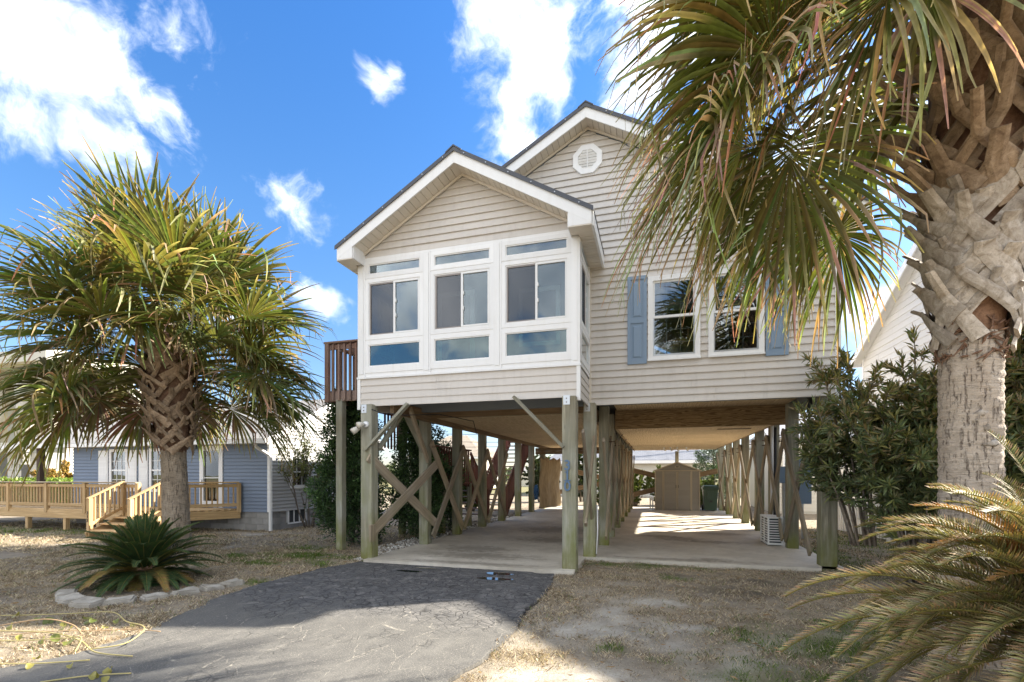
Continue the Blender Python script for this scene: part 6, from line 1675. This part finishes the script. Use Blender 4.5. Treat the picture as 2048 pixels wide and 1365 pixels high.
# ------------------------------------------------------------------ stone edging of the bed
ed = [(-7.35, 4.42), (-7.02, 4.22), (-6.62, 4.07), (-6.22, 4.10), (-5.98, 4.34), (-5.86, 4.66), (-5.78, 4.99), (-5.70, 5.28), (-5.66, 5.58)]
place = ['leftmost, partly under the sago fronds', 'second from the left, half buried', 'third from the left', 'in the middle of the curve', 'just right of the middle', 'third from the right end', 'second from the right end', 'at the right end, smallest']
rnd = random.Random(9)
for i in range(len(ed) - 1):
    a, b = Vector((*ed[i], 0)), Vector((*ed[i + 1], 0)); d = (b - a).normalized(); nr = Vector((d.y, -d.x, 0)); a = a + d * .02; b = b - d * .02
    bm = bmesh.new(); wo_ = .105 + rnd.uniform(-.02, .02); hgt = .075 + rnd.uniform(-.012, .012)
    quad = [a - nr * wo_, b - nr * wo_, b + nr * wo_, a + nr * wo_]; vs = [bm.verts.new(p + Vector((0, 0, -.05))) for p in quad] + [bm.verts.new(p * 1.0 + (p - (a + b) / 2) * -.06 + Vector((0, 0, hgt + rnd.uniform(-.012, .012)))) for p in quad]
    for f in ((0, 3, 2, 1), (4, 5, 6, 7), (0, 1, 5, 4), (1, 2, 6, 5), (2, 3, 7, 6), (3, 0, 4, 7)): bm.faces.new([vs[k] for k in f])
    bmesh.ops.bevel(bm, geom=bm.edges[:], offset=.018, segments=2, affect='EDGES'); bmesh.ops.subdivide_edges(bm, edges=bm.edges[:], cuts=2, use_grid_fill=True)
    for v in bm.verts:
        k = float(fbm(v.co.x * 9 + v.co.z * 5, v.co.y * 9, 17)) - .5; v.co += Vector((k * .05, k * .04, k * .06))
    bmesh.ops.recalc_face_normals(bm, faces=bm.faces); me = bpy.data.meshes.new('edging_stone'); bm.to_mesh(me); bm.free()
    tag(mk('edging_stone', me, 'stone'), 'rough concrete edging stone of the palm bed, ' + place[i], 'edging stone', 'edging stones of the bed')
# boulder under the right sago
bm = bmesh.new(); bmesh.ops.create_icosphere(bm, subdivisions=4, radius=1)
for v in bm.verts:
    k = float(fbm(v.co.x * 1.6 + 5, v.co.y * 1.6 + v.co.z * 1.3, 23, 5)); v.co = v.co * (.6 + .7 * k); v.co = Vector((v.co.x * .16, v.co.y * .14, v.co.z * .16))
me = bpy.data.meshes.new('boulder'); bm.to_mesh(me); bm.free()
tag(mk('boulder', me, 'stone', None, Matrix.Translation((1.90, 3.62, .04))), 'small rough pale rock under the large sago fronds', 'rock')

# ------------------------------------------------------------------ gravel strip and litter
n_ = 2600; gx_ = rs.uniform(-5.75, -4.88, n_); gy_ = 7.6 + 10.5 * rs.uniform(0, 1, n_) ** 1.5
ok = (gx_ > -5.1 - .55 * np.clip((gy_ - 7.6) / 1.2, .25, 1)); gx_, gy_ = gx_[ok], gy_[ok]; n_ = len(gx_)
ico = bmesh.new(); bmesh.ops.create_icosphere(ico, subdivisions=1, radius=1); iv = np.array([tuple(v.co) for v in ico.verts]); ifc = np.array([[v.index for v in f.verts] for f in ico.faces]); ico.free()
sz = rs.uniform(.012, .034, n_); V = iv[None] * (sz[:, None, None] * rs.uniform(.6, 1.2, (n_, 1, 3))) * rs.uniform(.8, 1.15, (n_, len(iv), 1)) + np.stack([gx_, gy_, rs.uniform(.0, .03, n_)], 1)[:, None]
F = (ifc[None] + (np.arange(n_) * len(iv))[:, None, None]).reshape(-1, 3); pc = np.array([(.60, .56, .49), (.45, .41, .35), (.68, .66, .6), (.34, .30, .25)])[rs.integers(0, 4, n_)] * rs.uniform(.7, 1.1, (n_, 1))
tag(mk('gravel', raw_mesh('gravel', V.reshape(-1, 3), F, np.repeat(pc, len(iv), 0)), 'pebble'), 'pale shell gravel strip along the left stilts', 'gravel', kind='stuff')
# fallen leaf bits
n_ = 900; lx = np.concatenate([rs.uniform(-1.4, 3.2, n_ // 2), rs.uniform(-10, -5.2, n_ // 2)]); lyy = rs.uniform(3.0, 8.6, n_); ok = ~inpoly(lx, lyy, SLAB) ; lx, lyy = lx[ok], lyy[ok]; n_ = len(lx)
V, F, cc = leaf_cloud(np.stack([lx, lyy, np.full(n_, .022)], 1), np.concatenate([rs.normal(size=(n_, 2)), rs.uniform(-.05, .15, (n_, 1))], 1), rs.uniform(.03, .09, n_), rs.uniform(.004, .010, n_), np.array([(.30, .20, .11)]) * rs.uniform(.5, 1.5, (n_, 1)), rs)
tag(mk('leaf_litter', raw_mesh('leaf_litter', V, F, cc), 'blade'), 'dry leaf litter scattered over the lawn', 'litter', kind='stuff')

# ------------------------------------------------------------------ grass
def blades(n, xr, yr, hmin, hmax, w, seed, greenonly=False):
    r = np.random.default_rng(seed); x = r.uniform(*xr, n); y = yr[0] + (yr[1] - yr[0]) * r.uniform(0, 1, n) ** 1.25
    edge = (fbm(x * 2.5, y * 2.5, 4) - .5) * .2
    ok = ~inpoly(x + edge * 1.5, y + edge * .8, DRIVE) & ~inpoly(x, y, SLAB); x, y = x[ok], y[ok]
    g, s, d = lawn(x, y); keep = r.uniform(size=len(x)) < np.clip(1.05 - s * 1.05 - d * .45 + g * .8, .06, 1) * np.clip(2.2 * fbm(x * 5, y * 5, 77) - .45, .05, 1)
    bed = np.hypot((x + 6.6) / .75, (y - 4.8) / .55) < 1; keep &= ~bed | (r.uniform(size=len(x)) < .15)
    x, y, g = x[keep], y[keep], g[keep]; n = len(x)
    isg = r.uniform(size=n) < (g * .9 + .03)
    L = r.uniform(hmin, hmax, n) * np.where(isg, .9, 1.0) * (.6 + 1.0 * np.clip(fbm(x * 3, y * 3, 91) * 2 - .6, 0, 1)); a = r.uniform(0, 2 * math.pi, n); lean = np.where(isg, r.uniform(.2, .9, n), r.uniform(.5, 2.2, n))
    dx, dy = np.cos(a), np.sin(a); hz = L / np.sqrt(1 + lean ** 2); hx = hz * lean
    z0 = (fbm(x * 1.1, y * 1.1, 5) - .5) * .05 + (fbm(x * 5, y * 5, 6) - .5) * .018 - .004
    ww = w * r.uniform(.6, 1.3, n); b = r.uniform(0, 2 * math.pi, n); sx, sy_ = np.cos(b) * ww, np.sin(b) * ww
    A = np.stack([x - sx, y - sy_, z0], 1); B = np.stack([x + sx, y + sy_, z0], 1)
    Cc = np.stack([x + dx * hx * .55 + sx * .7, y + dy * hx * .55 + sy_ * .7, z0 + hz * .75], 1); D = np.stack([x + dx * hx, y + dy * hx, z0 + hz], 1)
    V = np.stack([A, B, Cc, D], 1).reshape(-1, 3); q = np.arange(n)[:, None] * 4; F = np.concatenate([q + np.array([[0, 1, 2]]), q + np.array([[0, 2, 3]])])
    tn = np.array([(.54, .44, .31), (.40, .32, .22), (.28, .21, .14), (.66, .57, .42), (.18, .135, .09)])[r.integers(0, 5, n)]; gr = np.array([(.11, .17, .035), (.17, .23, .05), (.08, .13, .03)])[r.integers(0, 3, n)]
    cc = np.where(isg[:, None], gr, tn) * r.uniform(.7, 1.2, (n, 1)); return V, F, np.repeat(cc, 4, 0)
def grass(name, label, parts):
    Vs, Fs, Cs = [], [], []; o = 0
    for p in parts:
        V, F, c = blades(*p); Vs.append(V); Fs.append(F + o); Cs.append(c); o += len(V)
    tag(mk(name, raw_mesh(name, np.concatenate(Vs), np.concatenate(Fs), np.concatenate(Cs)), 'blade'), label, 'grass', kind='stuff')
grass('lawn_grass', 'dry tan winter lawn on the right of the driveway', [(270000, (-1.6, 5.5), (2.9, 9.0), .016, .05, .0020, 1), (30000, (2.9, 6), (8.8, 16), .03, .08, .004, 2)])
grass('side_lawn_grass', 'dry tan winter lawn on the left of the driveway', [(240000, (-11.5, -4.6), (2.4, 8.6), .016, .05, .0022, 3), (110000, (-20, -5.3), (6.5, 13), .03, .075, .0045, 4)])

# ------------------------------------------------------------------ beach vine in the corner
VN = empty('creeping_vine', (-5.6, 3.2, 0), 'yellow creeping vine runners with round leaves at the bottom left', 'vine')
rnd = random.Random(31)
def runner(pts, r, col):
    P = [Vector((x, y, z)) for x, y, z in pts]; out = []
    for i in range(len(P) - 1):
        p = [P[max(0, min(len(P) - 1, i + d))] for d in (-1, 0, 1, 2)]
        for j in range(6):
            t = j / 6; out.append(.5 * ((2 * p[1]) + (p[2] - p[0]) * t + (2 * p[0] - 5 * p[1] + 4 * p[2] - p[3]) * t * t + (3 * p[1] - p[0] - 3 * p[2] + p[3]) * t ** 3))
    MB().tube(out + [P[-1]], r, 6).build('runner', col, VN, True)
runner([(-7.2, 3.3, .04), (-6.6, 3.45, .05), (-6.0, 3.62, .07), (-5.5, 3.72, .10), (-5.15, 3.62, .06), (-4.85, 3.55, .07), (-4.62, 3.40, .08), (-4.52, 3.16, .05), (-4.72, 3.02, .03)], .0055, 'vineyellow')
runner([(-6.6, 3.0, .03), (-5.9, 3.12, .05), (-5.4, 3.16, .06), (-5.0, 3.12, .04), (-4.6, 2.98, .03), (-4.2, 3.0, .03)], .006, 'vineyellow')
runner([(-6.4, 2.85, .03), (-5.6, 2.92, .05), (-5.1, 3.05, .08), (-4.9, 3.06, .10), (-4.75, 2.92, .04)], .0055, 'vineyellow')
runner([(-6.3, 3.2, .04), (-5.8, 3.3, .12), (-5.5, 3.35, .08), (-5.2, 3.25, .05)], .006, 'vinebrown')
runner([(-5.9, 3.05, .03), (-5.5, 3.2, .06), (-5.15, 3.35, .05), (-4.9, 3.5, .04), (-4.6, 3.55, .03)], .005, 'vinebrown')
runner([(-5.4, 2.35, .025), (-5.1, 2.55, .03), (-4.75, 2.68, .03), (-4.45, 2.84, .03)], .006, 'vineyellow')
runner([(-4.35, 2.45, .02), (-4.1, 2.62, .03), (-3.85, 2.74, .03)], .006, 'vineyellow')
for i in range(34):
    if i < 26: c0 = Vector((rnd.uniform(-6.8, -4.75), rnd.uniform(2.85, 3.65), rnd.uniform(.02, .08)))
    else: c0 = Vector((rnd.choice([-4.9, -4.75, -4.6, -4.45, -4.2, -4.05, -3.9]), rnd.uniform(2.5, 2.75), .04))
    nr = Vector((rnd.uniform(-.6, .6), rnd.uniform(-1, .2), rnd.uniform(.3, 1))).normalized(); a = nr.orthogonal().normalized(); b = nr.cross(a); r = rnd.uniform(.03, .06) if i < 26 else .03
    pts = [c0] + [c0 + (a * math.cos(t) * r * (.85 + .15 * math.cos(t)) + b * math.sin(t) * r) + nr * .012 * math.cos(2 * t) for t in [j / 12 * 2 * math.pi for j in range(12)]]
    m = MB(); m.v = [tuple(p) for p in pts]; m.f = [(0, j + 1, (j + 1) % 12 + 1) for j in range(12)]
    y_ = rnd.random(); cg = lerp3((.09, .13, .03), (.32, .28, .07), y_ * .8 if i < 26 else .9); m.c = [cg] * 13
    m.build('leaf', 'leafy', VN, True)
